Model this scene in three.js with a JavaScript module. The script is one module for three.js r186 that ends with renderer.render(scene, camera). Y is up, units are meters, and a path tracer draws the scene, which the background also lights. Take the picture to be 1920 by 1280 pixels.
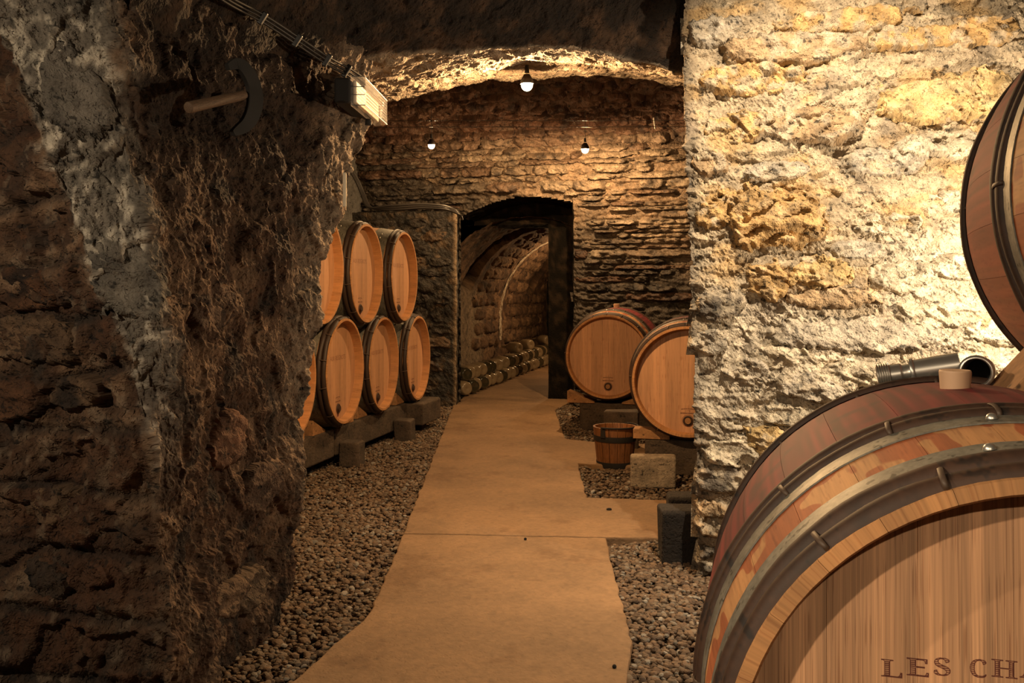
import * as THREE from 'three';
import { createNoise3D } from 'simplex-noise';
import { mergeGeometries } from 'three/addons/utils/BufferGeometryUtils.js';
import { RoundedBoxGeometry } from 'three/addons/geometries/RoundedBoxGeometry.js';

// ---------------------------------------------------------------- camera, sky, lights, exposure
const scene = new THREE.Scene();
scene.background = new THREE.Color(0x000000);
const F = 1700, CX = 960, CY = 545;                       // focal length and vanishing point in pixels of the 1920 x 1280 frame
const camera = new THREE.PerspectiveCamera(2 * Math.atan(640 / F) * 180 / Math.PI, 1.5, 0.02, 60);
camera.position.set(0, 1, 0);
camera.lookAt(0, 1, -1);
camera.setViewOffset(1920, 1280, 0, 640 - CY, 1920, 1280);   // the lens is shifted down, walls stay upright
const renderer = new THREE.WebGLRenderer();
renderer.toneMapping = THREE.LinearToneMapping;
renderer.toneMappingExposure = 1.0;
renderer.shadowMap.enabled = true;
const WARM = new THREE.Color().setRGB(1, 0.60, 0.27), SOFT = new THREE.Color().setRGB(1, 0.79, 0.54);
// every lamp: [pixel x, pixel y, depth] or a world position, what it looks like; each is built with its bulb by makeLamp below
const LAMPS = [
  { at: [988, 160, 3.75], power: 10, color: WARM, r: 0.024, kind: 'spot', cut: 0.22 },
  { at: [809, 273, 7.0], power: 3.6, color: WARM, r: 0.026, kind: 'spot', cut: 0.2 },
  { at: [1097, 281, 7.0], power: 9.5, color: WARM, r: 0.028, kind: 'spot', cut: 0.2 },
  { world: [0.98, 1.22, -11.2], power: 3.0, color: WARM, r: 0.03, kind: 'bare' },
  { world: [0.78, 2.18, -2.25], power: 13.5, color: SOFT, r: 0.024, kind: 'spot', cut: 0.3, aim: [1.05, 1.2, -3.05], cone: 0.92 },
  { world: [1.62, 1.02, -2.45], power: 5.0, color: SOFT, r: 0.026, kind: 'bare' },
  { world: [-0.55, 1.30, -0.10], power: 3.0, color: SOFT, r: 0.03, kind: 'spot', cut: 0.25, aim: [0.42, 0.62, -0.82], cone: 0.52 },
  { world: [0.05, 1.45, 0.55], power: 2.3, color: SOFT, r: 0.03, kind: 'spot', cut: 0.25, aim: [0.48, 0.58, -0.82], cone: 0.36 },
  { world: [-1.60, 1.74, -0.55], power: 5.5, color: SOFT, r: 0.03, kind: 'spot', cut: 0.06 },
];

// ---------------------------------------------------------------- helpers
let seed = 12345;
const rnd = () => { seed = (seed + 0x6D2B79F5) | 0; let t = Math.imul(seed ^ (seed >>> 15), 1 | seed); t = (t + Math.imul(t ^ (t >>> 7), 61 | t)) ^ t; return ((t ^ (t >>> 14)) >>> 0) / 4294967296; };
const rr = (a, b) => a + (b - a) * rnd();
const n3 = createNoise3D(rnd);
const V = (x, y, z) => new THREE.Vector3(x, y, z);
const clamp = (x, a = 0, b = 1) => Math.min(b, Math.max(a, x));
const sst = (a, b, x) => { const t = clamp((x - a) / (b - a)); return t * t * (3 - 2 * t); };
const lerp = (a, b, t) => a + (b - a) * t;
const mix3 = (a, b, t) => [lerp(a[0], b[0], t), lerp(a[1], b[1], t), lerp(a[2], b[2], t)];
const fbm = (x, y, z, f, oct = 4, gain = 0.5) => { let s = 0, a = 1, t = 0; for (let i = 0; i < oct; i++) { s += a * n3(x * f, y * f, z * f); t += a; a *= gain; f *= 2.03; } return s / t; };
const ridge = (x, y, z) => 1 - Math.abs(n3(x, y, z));
const at = (px, py, d) => V((px - CX) / F * d, 1 - (py - CY) / F * d, -d);       // a point seen at a pixel, at a depth
const ground = (px, py) => at(px, py, F / (py - CY));                            // a point of the floor
const AL = 14 * Math.PI / 180, ca = Math.cos(AL), sa = Math.sin(AL);             // the cellar's own grid is turned by 14 degrees
const PQ = (p, q, y) => V(p * ca + q * sa, y, p * sa - q * ca);                  // p: along its cross walls, q: away from the camera
const E1 = V(ca, 0, sa), E2 = V(sa, 0, -ca), UPV = V(0, 1, 0);

const taken = {};
const numbered = (name) => { const k = taken[name] = (taken[name] ?? -1) + 1; return k ? name + '_' + String(k).padStart(3, '0') : name; };
const shadowed = (o) => { o.castShadow = true; o.receiveShadow = true; return o; };
function part(name, geo, mat, parent, label) { const m = shadowed(new THREE.Mesh(geo, mat)); m.name = name; if (label) m.userData.label = label; parent.add(m); return m; }
function tag(o, label, category, group) { o.userData.label = label; o.userData.category = category; if (group) o.userData.group = group; return o; }
function thing(name, label, category, pos, turn = 0, group) { const o = new THREE.Group(); o.name = numbered(name); if (pos) o.position.copy(pos); o.rotation.y = turn; scene.add(o); return tag(o, label, category, group); }
function single(name, geo, mat, label, category, group) { const m = part(numbered(name), geo, mat, scene); return tag(m, label, category, group); }
function structure(name, geo, mat) { const m = part(name, geo, mat, scene); m.userData.kind = 'structure'; return m; }
function copyOf(root, pos, turn, label, group) { const r = root.clone(); r.name = numbered(root.name.replace(/_\d{3}$/, '')); r.position.copy(pos); r.rotation.y = turn; r.userData = { ...root.userData, label }; if (group) r.userData.group = group; scene.add(r); return r; }

// ---------------------------------------------------------------- textures
const hash = (x, y, s) => { let h = Math.imul(x, 374761393) ^ Math.imul(y, 668265263) ^ Math.imul(s, 1442695041); h = Math.imul(h ^ (h >>> 13), 1274126177); return ((h ^ (h >>> 16)) >>> 0) / 4294967296; };
function vnoise(x, y, w, h, s) {                          // value noise that repeats after w x h cells
  const ix = Math.floor(x), iy = Math.floor(y), fx = x - ix, fy = y - iy, u = fx * fx * (3 - 2 * fx), v = fy * fy * (3 - 2 * fy);
  const x0 = ((ix % w) + w) % w, x1 = (x0 + 1) % w, y0 = ((iy % h) + h) % h, y1 = (y0 + 1) % h;
  return lerp(lerp(hash(x0, y0, s), hash(x1, y0, s), u), lerp(hash(x0, y1, s), hash(x1, y1, s), u), v);
}
function tile(n, fn, color) {
  const a = new Uint8Array(n * n * 4);
  for (let j = 0; j < n; j++) for (let i = 0; i < n; i++) { const c = fn(i / n, j / n), k = (j * n + i) * 4; for (let q = 0; q < 3; q++) a[k + q] = clamp(Array.isArray(c) ? c[q] : c) * 255; a[k + 3] = 255; }
  const t = new THREE.DataTexture(a, n, n); t.wrapS = t.wrapT = THREE.RepeatWrapping; t.magFilter = THREE.LinearFilter; t.minFilter = THREE.LinearMipmapLinearFilter; t.generateMipmaps = true;
  if (color) t.colorSpace = THREE.SRGBColorSpace; t.needsUpdate = true; return t;
}
const vf = (u, v, c, oct, s) => { let r = 0, a = 1, t = 0; for (let o = 0; o < oct; o++) { r += a * vnoise(u * c, v * c, c, c, s + o); t += a; a *= 0.62; c *= 2; } return r / t; };
const grainTex = tile(512, (u, v) => { const a = vf(u, v, 24, 4, 3), b = vf(u, v, 60, 2, 9), pit = sst(0.62, 0.8, vf(u, v, 30, 2, 21)); return a * 0.75 + b * 0.25 - pit * 0.45; });
const speckTex = tile(512, (u, v) => { const a = vf(u, v, 10, 5, 31), b = vf(u, v, 70, 2, 41), d = sst(0.66, 0.8, vf(u, v, 22, 3, 51)); const l = clamp(0.62 + 0.5 * a + 0.16 * (b - 0.5) - 0.4 * d, 0.2, 1); return [l, l * 0.985, l * 0.96]; }, true);
const concTex = tile(1024, (u, v) => { const a = vf(u, v, 4, 6, 61), b = vf(u, v, 120, 2, 71), st = sst(0.58, 0.8, vf(u, v, 9, 5, 81)), sp = sst(0.74, 0.8, vf(u, v, 60, 2, 85)); const l = 0.80 + 0.34 * (a - 0.5) + 0.12 * (b - 0.5) - 0.09 * st - 0.04 * sp; return [l, l * (0.97 - 0.03 * st), l * (0.92 - 0.06 * st)]; }, true);
const rep = (t, size) => { const c = t.clone(); c.repeat.set(1 / size, 1 / size); c.needsUpdate = true; return c; };

// wood drawn on a canvas: fine grain along v, blotches, then print on top
function woodCanvas(w, h, base, fn, across, along, s, k0 = 1) {
  const cv = document.createElement('canvas'); cv.width = w; cv.height = h; const g = cv.getContext('2d'), im = g.createImageData(w, h), d = im.data;
  for (let j = 0; j < h; j++) for (let i = 0; i < w; i++) {
    const u = i / w, v = j / h;
    const bend = 0.35 * vnoise(u * 5, v * 3, 5, 3, s + 7);
    const g1 = vnoise(u * across + bend * 6, v * along, 4096, 4096, s), g2 = vnoise(u * across * 3.1, v * along * 2.5, 8192, 4096, s + 1), g3 = vnoise(u * across * 0.16, v * along * 0.3, 512, 512, s + 2);
    const pore = sst(0.72, 0.9, vnoise(u * across * 2.2, v * along * 3.5, 8192, 4096, s + 3));
    let l = 0.86 + k0 * (0.20 * (g1 - 0.5) + 0.14 * (g2 - 0.5) + 0.26 * (g3 - 0.5) - 0.16 * pore), c = [base[0] * l, base[1] * (l - 0.03 * pore), base[2] * (l - 0.05 * pore)];
    if (fn) c = fn(u, v, c, l);
    const k = (j * w + i) * 4; d[k] = c[0]; d[k + 1] = c[1]; d[k + 2] = c[2]; d[k + 3] = 255;
  }
  g.putImageData(im, 0, 0); return [cv, g];
}
const canvasTex = (cv) => { const t = new THREE.CanvasTexture(cv); t.colorSpace = THREE.SRGBColorSpace; t.wrapS = THREE.RepeatWrapping; t.anisotropy = 8; return t; };
const OAK = [214, 162, 120];
const circleText = (g, text, x, y, sx, size, font) => { g.save(); g.translate(x, y); g.scale(sx, 1); g.font = size + 'px ' + font; g.textAlign = 'center'; g.fillText(text, 0, 0); g.restore(); };
function headMap(n, s, kind) {                            // the head is 0.58 m wide on the map
  const planks = 7;
  const [cv, g] = woodCanvas(n, n, OAK, (u, v, c) => { const t = 0.95 + 0.08 * hash(Math.floor(u * planks), 3, s); const x = (u - 0.5) * 0.58, y = (0.5 - v) * 0.58, drip = kind === 'stack' ? sst(0.020, 0.008, Math.abs(x + 0.004 * Math.sin(y * 90))) * sst(-0.268, -0.255, y) * sst(-0.195, -0.215, y) : 0; const k = t * (1 - 0.5 * drip); return [c[0] * k, c[1] * k * (1 - 0.3 * drip), c[2] * k * (1 - 0.3 * drip)]; }, n > 1000 ? 330 : 90, n > 1000 ? 3.2 : 5, s, n > 1000 ? 0.85 : 0.42);
  const X = (x) => (x / 0.58 + 0.5) * n, Y = (y) => (0.5 - y / 0.58) * n, M = n / 0.58;
  g.fillStyle = 'rgba(70,28,16,0.80)';
  if (kind === 'stack') {
    g.fillStyle = 'rgba(84,38,24,0.72)'; circleText(g, 'AUX REIGNOTS', X(0), Y(0.062), 1.05, 0.034 * M, 'bold serif');
  }
  if (kind !== 'front') {
    g.fillStyle = 'rgba(60,24,14,0.75)';
    for (let i = 0; i < 11; i++) { g.fillRect(X(-0.036 + i * 0.0066), Y(-0.148 - 0.00012 * (i - 5) ** 2), 0.004 * M, 0.006 * M); g.fillRect(X(-0.040 + i * 0.0073), Y(-0.172), 0.0052 * M, 0.007 * M); }
    circleText(g, 'CTB', X(0), Y(-0.168), 1.2, 0.013 * M, 'bold sans-serif');
    g.strokeStyle = 'rgba(70,28,16,0.55)'; g.lineWidth = 0.003 * M; g.beginPath(); g.arc(X(0), Y(-0.217), 0.032 * M, 0, 7); g.stroke();
  } else {
    // wide engraved capitals with a hatched filling, one letter after another: [letter, left edge, width, baseline]
    for (const [ch, x0, w, y0] of [['L', -0.1557, 0.0206, 0.0966], ['E', -0.1333, 0.0212, 0.1003], ['S', -0.1098, 0.0168, 0.1033], ['C', -0.0794, 0.0161, 0.1053], ['H', -0.0611, 0.0229, 0.1074], ['A', -0.0374, 0.0242, 0.1093]]) {
      const tx = document.createElement('canvas'); tx.width = 220; tx.height = 170; const h = tx.getContext('2d');
      h.font = 'bold 190px serif'; const mw = h.measureText(ch).width; h.save(); h.scale(200 / mw, 1); h.fillText(ch, 10 * mw / 200, 152); h.restore();
      const a = h.getImageData(0, 0, 220, 170).data, solid = (x, y) => x >= 0 && y >= 0 && x < 220 && y < 170 && a[(y * 220 + x) * 4 + 3] > 128, out = h.createImageData(220, 170);
      for (let y = 0; y < 170; y++) for (let x = 0; x < 220; x++) if (solid(x, y)) { const inner = solid(x - 7, y) && solid(x + 11, y) && solid(x, y - 7) && solid(x, y + 7), k = (y * 220 + x) * 4; out.data[k] = 74; out.data[k + 1] = 30; out.data[k + 2] = 22; out.data[k + 3] = inner ? (y % 15 < 7 ? 220 : 20) : 230; }
      h.clearRect(0, 0, 220, 170); h.putImageData(out, 0, 0); g.drawImage(tx, X(x0), Y(y0 - 0.001 + 0.0170 * 152 / 140), w * M * 1.1, 0.0170 * M * 170 / 140);
    }
  }
  return canvasTex(cv);
}
function bodyMap(w, h, s, stained) {                      // u: around (0.25 is the top), v: from the front head (0) to the back (1)
  const [cv] = woodCanvas(w, h, [206, 148, 94], (uu, vv, c) => {
    const sM = vv * 0.88, ang = (uu - 0.25) * 2 * Math.PI, aw = Math.abs(ang > Math.PI ? ang - 2 * Math.PI : ang), top = sst(2.3, 0.9, aw);
    const t = 0.965 + 0.06 * hash(Math.floor(uu * 28), 5, s); let r = [c[0] * t, c[1] * t, c[2] * t];
    if (stained) {
      const m = vnoise(uu * 40, vv * 9, 40, 99, s + 5) * 0.55 + vnoise(uu * 130, vv * 26, 130, 99, s + 6) * 0.45;
      const wet = sst(0.52, 0.56, m) * sst(0.06, 0.04, Math.abs(sM - 0.125)); r = mix3(r, [r[0] * 0.84, r[1] * 0.64, r[2] * 0.56], wet);
      const red = sst(0.29, 0.20, Math.abs(sM - 0.44) + 0.06 * (m - 0.5)) * (0.3 + 0.7 * top), streak = vnoise(uu * 300, vv * 5, 300, 99, s + 8);
      r = mix3(r, [70 + 56 * streak - 30 * sst(0.6, 0.9, m), 11 + 20 * streak, 18 + 18 * streak], red * 0.97);
    }
    return r;
  }, 560, 12, s, 0.5);
  return canvasTex(cv);
}

// ---------------------------------------------------------------- materials
const M = {};
const std = (name, o) => { const m = new THREE.MeshStandardMaterial({ roughness: 0.85, ...o }); m.name = name; return m; };
M.rock = std('rough rock', { vertexColors: true, map: rep(speckTex, 0.42), bumpMap: rep(grainTex, 0.24), bumpScale: 0.008, roughness: 0.92 });
M.rockWet = std('damp sooty rock', { vertexColors: true, map: rep(speckTex, 0.42), bumpMap: rep(grainTex, 0.28), bumpScale: 0.007, roughness: 0.62 });
M.sootShade = new THREE.MeshPhysicalMaterial({ vertexColors: true, bumpMap: rep(grainTex, 0.28), bumpScale: 0.006, roughness: 1, specularIntensity: 0.2 }); M.sootShade.name = 'rock with painted shade';  // doorway rock, its shade painted into the vertex colours
M.concrete = std('poured concrete', { color: new THREE.Color().setRGB(0.335, 0.212, 0.118), map: rep(concTex, 1.7), bumpMap: rep(grainTex, 0.3), bumpScale: 0.0016, roughness: 0.8 });
M.block = std('dark concrete block', { color: new THREE.Color().setRGB(0.085, 0.061, 0.043), map: rep(speckTex, 0.5), bumpMap: rep(grainTex, 0.3), bumpScale: 0.003, roughness: 0.9 });
M.blockPale = std('pale concrete block', { color: new THREE.Color().setRGB(0.34, 0.28, 0.21), map: rep(speckTex, 0.4), bumpMap: rep(grainTex, 0.3), bumpScale: 0.003, roughness: 0.9 });
M.blockBlack = std('blackened block', { color: new THREE.Color().setRGB(0.024, 0.019, 0.016), map: rep(speckTex, 0.4), bumpMap: rep(grainTex, 0.3), bumpScale: 0.005, roughness: 0.95 });
M.earth = std('gravel bed', { color: new THREE.Color().setRGB(0.13, 0.09, 0.06), map: rep(speckTex, 0.3), bumpMap: rep(grainTex, 0.2), bumpScale: 0.006 });
M.pebble = std('pebble', { color: 0xffffff, roughness: 0.8 });
M.steel = std('galvanised steel', { color: new THREE.Color().setRGB(0.25, 0.245, 0.215), metalness: 0.45, roughness: 0.55, map: rep(speckTex, 0.25) });
M.stainless = std('stainless steel', { color: new THREE.Color().setRGB(0.55, 0.52, 0.47), metalness: 0.85, roughness: 0.34 });
M.rivet = std('rivet steel', { color: new THREE.Color().setRGB(0.55, 0.53, 0.48), metalness: 0.85, roughness: 0.36 });
M.withy = std('chestnut hoop', { color: new THREE.Color().setRGB(0.050, 0.022, 0.011), roughness: 0.68, map: rep(speckTex, 0.35) });
M.osier = std('osier binding', { color: new THREE.Color().setRGB(0.07, 0.043, 0.028), roughness: 0.6 });
M.wedge = std('wedge oak', { color: new THREE.Color().setRGB(0.42, 0.22, 0.095), roughness: 0.8, map: rep(speckTex, 0.5) });
M.silicone = std('pale bung', { color: new THREE.Color().setRGB(0.62, 0.40, 0.25), roughness: 0.55 });
M.black = std('black iron', { color: new THREE.Color().setRGB(0.012, 0.010, 0.009), roughness: 0.8 });
M.cable = std('black cable', { color: new THREE.Color().setRGB(0.02, 0.018, 0.017), roughness: 0.38 });
M.clip = std('cable clip', { color: new THREE.Color().setRGB(0.03, 0.028, 0.026), roughness: 0.4 });
M.glass = new THREE.MeshPhysicalMaterial({ color: new THREE.Color().setRGB(0.20, 0.15, 0.092), roughness: 0.33, clearcoat: 0.7, clearcoatRoughness: 0.15 }); M.glass.name = 'dusty bottle glass';
M.glassDark = new THREE.MeshPhysicalMaterial({ color: new THREE.Color().setRGB(0.035, 0.03, 0.018), roughness: 0.16, clearcoat: 1, clearcoatRoughness: 0.06 }); M.glassDark.name = 'dark bottle glass';
M.plastic = new THREE.MeshPhysicalMaterial({ color: new THREE.Color().setRGB(0.93, 0.9, 0.86), roughness: 0.1, transmission: 0.85, thickness: 0, ior: 1.45 }); M.plastic.name = 'clear plastic cover';
M.white = std('white plastic', { color: new THREE.Color().setRGB(0.72, 0.68, 0.62), roughness: 0.5 });
M.ash = std('ash handle', { color: new THREE.Color().setRGB(0.17, 0.105, 0.065), roughness: 0.7, map: rep(speckTex, 0.2) });
M.bulb = std('glowing bulb', { color: 0xffffff, emissive: new THREE.Color().setRGB(1, 0.8, 0.5), emissiveIntensity: 9 });
M.shade = std('dark reflector', { color: new THREE.Color().setRGB(0.02, 0.012, 0.009), roughness: 0.5, side: THREE.DoubleSide });

// ---------------------------------------------------------------- surfaces
// A displaced patch of rock: pos(u, v) in metres, disp and color from the point; hole(point) leaves quads out; back = thickness of the shell behind it.
function patch(us, vs, pos, o = {}) {
  const nu = us.length, nv = vs.length, P = [], N = [], p = new Float32Array(nu * nv * 3), c = new Float32Array(nu * nv * 3), uv = new Float32Array(nu * nv * 2), idx = [];
  for (let j = 0; j < nv; j++) for (let i = 0; i < nu; i++) P.push(pos(us[i], vs[j]));
  const du = V(), dv = V(); let acc = new Float32Array(nu * nv);
  for (let j = 0; j < nv; j++) for (let i = 0; i < nu; i++) {
    const k = j * nu + i; du.subVectors(P[j * nu + Math.min(i + 1, nu - 1)], P[j * nu + Math.max(i - 1, 0)]); dv.subVectors(P[Math.min(j + 1, nv - 1) * nu + i], P[Math.max(j - 1, 0) * nu + i]);
    N.push(V().crossVectors(du, dv).normalize().multiplyScalar(o.flip ? -1 : 1));
    if (i) acc[k] = acc[k - 1] + P[k].distanceTo(P[k - 1]);
  }
  const avn = (i, j, r) => { const s = V(); for (let a = -r; a <= r; a++) s.add(N[j * nu + clamp(i + a, 0, nu - 1)]); return s.normalize(); };
  for (let j = 0, vacc = 0; j < nv; j++) {
    if (j) vacc += P[j * nu + (nu >> 1)].distanceTo(P[(j - 1) * nu + (nu >> 1)]);
    for (let i = 0; i < nu; i++) {
      const k = j * nu + i, q = P[k], n = o.smooth ? avn(i, j, o.smooth) : N[k], h = o.disp ? o.disp(q, us[i], vs[j]) : 0, col = o.color ? o.color(q, us[i], vs[j], h) : [0.4, 0.35, 0.3];
      p[k * 3] = q.x + n.x * h; p[k * 3 + 1] = q.y + n.y * h; p[k * 3 + 2] = q.z + n.z * h; c.set(col, k * 3); uv[k * 2] = acc[k]; uv[k * 2 + 1] = vacc;
    }
  }
  for (let j = 0; j < nv - 1; j++) for (let i = 0; i < nu - 1; i++) {
    if (o.hole && o.hole((us[i] + us[i + 1]) / 2, (vs[j] + vs[j + 1]) / 2)) continue;
    const a = j * nu + i, b = a + 1, d = a + nu, e = d + 1;
    if (o.flip) idx.push(a, d, b, b, d, e); else idx.push(a, b, d, b, e, d);
  }
  const g = new THREE.BufferGeometry(); g.setAttribute('position', new THREE.BufferAttribute(p, 3)); g.setAttribute('color', new THREE.BufferAttribute(c, 3)); g.setAttribute('uv', new THREE.BufferAttribute(uv, 2)); g.setIndex(idx); g.computeVertexNormals();
  if (!o.back) return g;
  const ring = []; for (let i = 0; i < nu; i++) ring.push(i); for (let j = 1; j < nv; j++) ring.push(j * nu + nu - 1); for (let i = nu - 2; i >= 0; i--) ring.push((nv - 1) * nu + i); for (let j = nv - 2; j > 0; j--) ring.push(j * nu);
  const R = ring.length, sp = [], sc = [], su = [], si = [];
  ring.forEach((k) => { sp.push(p[k * 3], p[k * 3 + 1], p[k * 3 + 2], P[k].x - N[k].x * o.back, P[k].y - N[k].y * o.back, P[k].z - N[k].z * o.back); sc.push(c[k * 3], c[k * 3 + 1], c[k * 3 + 2], c[k * 3], c[k * 3 + 1], c[k * 3 + 2]); su.push(uv[k * 2], uv[k * 2 + 1], uv[k * 2] + o.back, uv[k * 2 + 1] + o.back); });
  for (let i = 0; i < R; i++) { const a = i * 2, b = ((i + 1) % R) * 2; if (o.flip) si.push(a, b, a + 1, b, b + 1, a + 1); else si.push(a, a + 1, b, b, a + 1, b + 1); }
  const bi = [], bj = []; for (let i = 0; i <= 14; i++) { bi.push(Math.round(i / 14 * (nu - 1))); bj.push(Math.round(i / 14 * (nv - 1))); }
  const base = R * 2; for (const j of bj) for (const i of bi) { const k = j * nu + i; sp.push(P[k].x - N[k].x * o.back, P[k].y - N[k].y * o.back, P[k].z - N[k].z * o.back); sc.push(c[k * 3], c[k * 3 + 1], c[k * 3 + 2]); su.push(uv[k * 2], uv[k * 2 + 1]); }
  for (let j = 0; j < 14; j++) for (let i = 0; i < 14; i++) { const a = base + j * 15 + i, b = a + 1, d = a + 15, e = d + 1; if (o.flip) si.push(a, b, d, b, e, d); else si.push(a, d, b, b, d, e); }
  const s = new THREE.BufferGeometry(); s.setAttribute('position', new THREE.Float32BufferAttribute(sp, 3)); s.setAttribute('color', new THREE.Float32BufferAttribute(sc, 3)); s.setAttribute('uv', new THREE.Float32BufferAttribute(su, 2)); s.setIndex(si); s.computeVertexNormals();
  return mergeGeometries([g, s]);
}
const steps = (...segs) => { const o = [segs[0]]; for (let i = 1; i < segs.length; i += 2) { const a = o[o.length - 1], n = segs[i], b = segs[i + 1]; for (let k = 1; k <= n; k++) o.push(lerp(a, b, k / n)); } return o; };   // a, count, b, count, c ...

// One stone of a wall: an irregular slab that stands proud of the mortar by T; its edges dive below it.
function stoneGeo(C, t1, t2, n, w, h, T, o = {}) {
  const na = o.na ?? 12, nb = o.nb ?? 7, k = o.k ?? 3.2, s = rr(-50, 50), ext = 1.16, p = [], c = [], uv = [], idx = [], skew = rr(-0.22, 0.22), tilt = rr(-0.5, 0.5) * (o.tilt ?? 1), tilt2 = rr(-0.5, 0.5) * (o.tilt ?? 1), tone = o.color, rough = o.rough ?? 1;
  const L = Math.min(w, h);
  for (let j = 0; j <= nb; j++) for (let i = 0; i <= na; i++) {
    const a = (i / na * 2 - 1) * ext, b = (j / nb * 2 - 1) * ext, x = a * w / 2 + b * h / 2 * skew, y = b * h / 2;
    const e = n3(x * 9 + s, y * 9, s) * 0.19 + n3(x * 32 + s, y * 32, s) * 0.12 + n3(x * 80 + s, y * 80, s) * 0.05;
    const rho = Math.pow(Math.abs(a) ** k + Math.abs(b) ** k, 1 / k) * (1 + e);
    const inside = 1 - sst(0.80, 1.04, rho);
    let z = inside * (T + tilt * x / w * T + tilt2 * y / h * T) - (o.dive ?? 0.03) * sst(0.95, 1.14, rho);
    z += inside * rough * (0.006 * fbm(x + s, y, s, 18, 3) + (o.jag ?? 0) * (0.013 * (scarp(x * 0.6 + y, y - x * 0.5, s, 9, 0.10, 5) - 0.5) + 0.013 * (scarp(x + y * 0.8, y * 0.7, s, 6, 0.06, 8) - 0.5) + 0.0035 * fbm(x + y, y - x * 0.4, s, 26, 3, 0.6)) + 0.035 * Math.min(L, 0.12) * n3(x * 6 + s, y * 9, 3 + s));
    const q = C.clone().addScaledVector(t1, x).addScaledVector(t2, y).addScaledVector(n, z);
    p.push(q.x, q.y, q.z); uv.push(x + s, y + s * 0.7);
    const m = 1 + 0.30 * fbm(x + s, y, s, 14, 3), d = o.sootShade ? sst(0.1, 0.5, fbm(q.x, q.y, q.z, 5, 3)) * o.sootShade : 0;
    const lm = (o.smear ?? 0) * sst(-0.05, 0.25, fbm(q.x, q.y, q.z, 11, 4)), tc = mix3(tone, [0.50, 0.43, 0.33], lm); c.push(tc[0] * m * (1 - d), tc[1] * m * (1 - d), tc[2] * m * (1 - d * 0.95));
  }
  for (let j = 0; j < nb; j++) for (let i = 0; i < na; i++) { const a = j * (na + 1) + i, b = a + 1, d = a + na + 1, e = d + 1; idx.push(a, b, d, b, e, d); }
  const g = new THREE.BufferGeometry(); g.setAttribute('position', new THREE.Float32BufferAttribute(p, 3)); g.setAttribute('color', new THREE.Float32BufferAttribute(c, 3)); g.setAttribute('uv', new THREE.Float32BufferAttribute(uv, 2)); g.setIndex(idx); g.computeVertexNormals(); return g;
}
function boxWall(name, min, max, mat, uvs = 1) { const g = new THREE.BoxGeometry(max.x - min.x, max.y - min.y, max.z - min.z); g.translate((max.x + min.x) / 2, (max.y + min.y) / 2, (max.z + min.z) / 2); boxUV(g); const c = new Float32Array(g.attributes.position.count * 3).fill(0.16); g.setAttribute('color', new THREE.BufferAttribute(c, 3)); return structure(name, g, mat); }
function boxUV(g) { const p = g.attributes.position, n = g.attributes.normal, u = g.attributes.uv; for (let i = 0; i < p.count; i++) { const ax = Math.abs(n.getX(i)), ay = Math.abs(n.getY(i)); if (ax > 0.7) u.setXY(i, p.getZ(i), p.getY(i)); else if (ay > 0.7) u.setXY(i, p.getX(i), p.getZ(i)); else u.setXY(i, p.getX(i), p.getY(i)); } return g; }

// ---------------------------------------------------------------- the right-hand wall of the near chamber (bright rubble with lime plaster)
const qR = 3.30, pEdge = (y) => lerp(-0.135, -0.192, clamp(y / 2));
const rightPos = (u, y) => u < 0 ? PQ(pEdge(y) + 0.02 * (1 - Math.exp(u * 20)), qR - u, y) : PQ(pEdge(y) + u, qR, y);
const scarp = (x, y, z, f, w, s) => sst(-w, w, n3(x * f, y * f * 1.7, z * f + s) + 0.25 * n3(x * f * 4, y * f * 5, s));
const rightDisp = (P, u, y) => {
  const x = P.x * ca + P.z * sa, edge = u < 0 ? 0.5 : 1, yy = y - 0.06 * x;
  let h = 0.020 * fbm(x, yy, 1, 2.6, 3);
  h += 0.010 * (Math.pow(ridge(x * 3.2, yy * 9, 4), 3) - 0.4);
  h += 0.015 * (scarp(x, yy, 0, 3.2, 0.04, 11) - 0.5) + 0.009 * (scarp(x, yy * 1.3, 0, 7, 0.06, 17) - 0.5);
  const rough = 0.35 + 0.65 * sst(-0.15, 0.35, n3(x * 3.1, yy * 5, 40));
  h += rough * (0.010 * fbm(x, yy, 3, 26, 3, 0.6) + 0.0045 * n3(x * 95, yy * 95, 5)) + 0.0026 * n3(x * 115, yy * 115, 9) + 0.0018 * n3(x * 180, yy * 180, 19);
  return h * edge;
};
const rightColor = (P, u, y, h) => {
  const x = P.x * ca + P.z * sa;
  const white = sst(1.25, 0.85, y + 0.25 * n3(x * 2, y * 2, 6)), och = sst(0.05, 0.45, fbm(x, y * 1.6, 8, 3.2, 4)), dk = sst(0.15, 0.55, fbm(x, y, 15, 4.5, 4));
  let c = mix3([0.50, 0.415, 0.30], [0.62, 0.56, 0.46], white * 0.75);
  c = mix3(c, [0.54, 0.345, 0.135], och * (0.65 - 0.5 * white));
  c = mix3(c, [0.30, 0.25, 0.20], dk * 0.55);
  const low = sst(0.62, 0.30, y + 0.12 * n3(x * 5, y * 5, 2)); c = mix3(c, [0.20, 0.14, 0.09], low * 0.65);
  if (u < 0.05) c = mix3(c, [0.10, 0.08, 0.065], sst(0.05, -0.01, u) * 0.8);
  return c;
};
const wallRight = structure('wall_right', patch(steps(-0.72, 30, -0.03, 14, 0.03, 285, 1.17, 30, 2.15), steps(-0.06, 430, 2.06, 20, 2.45), rightPos, { disp: rightDisp, color: rightColor, smooth: 4, back: 0.35 }), M.rock);
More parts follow.
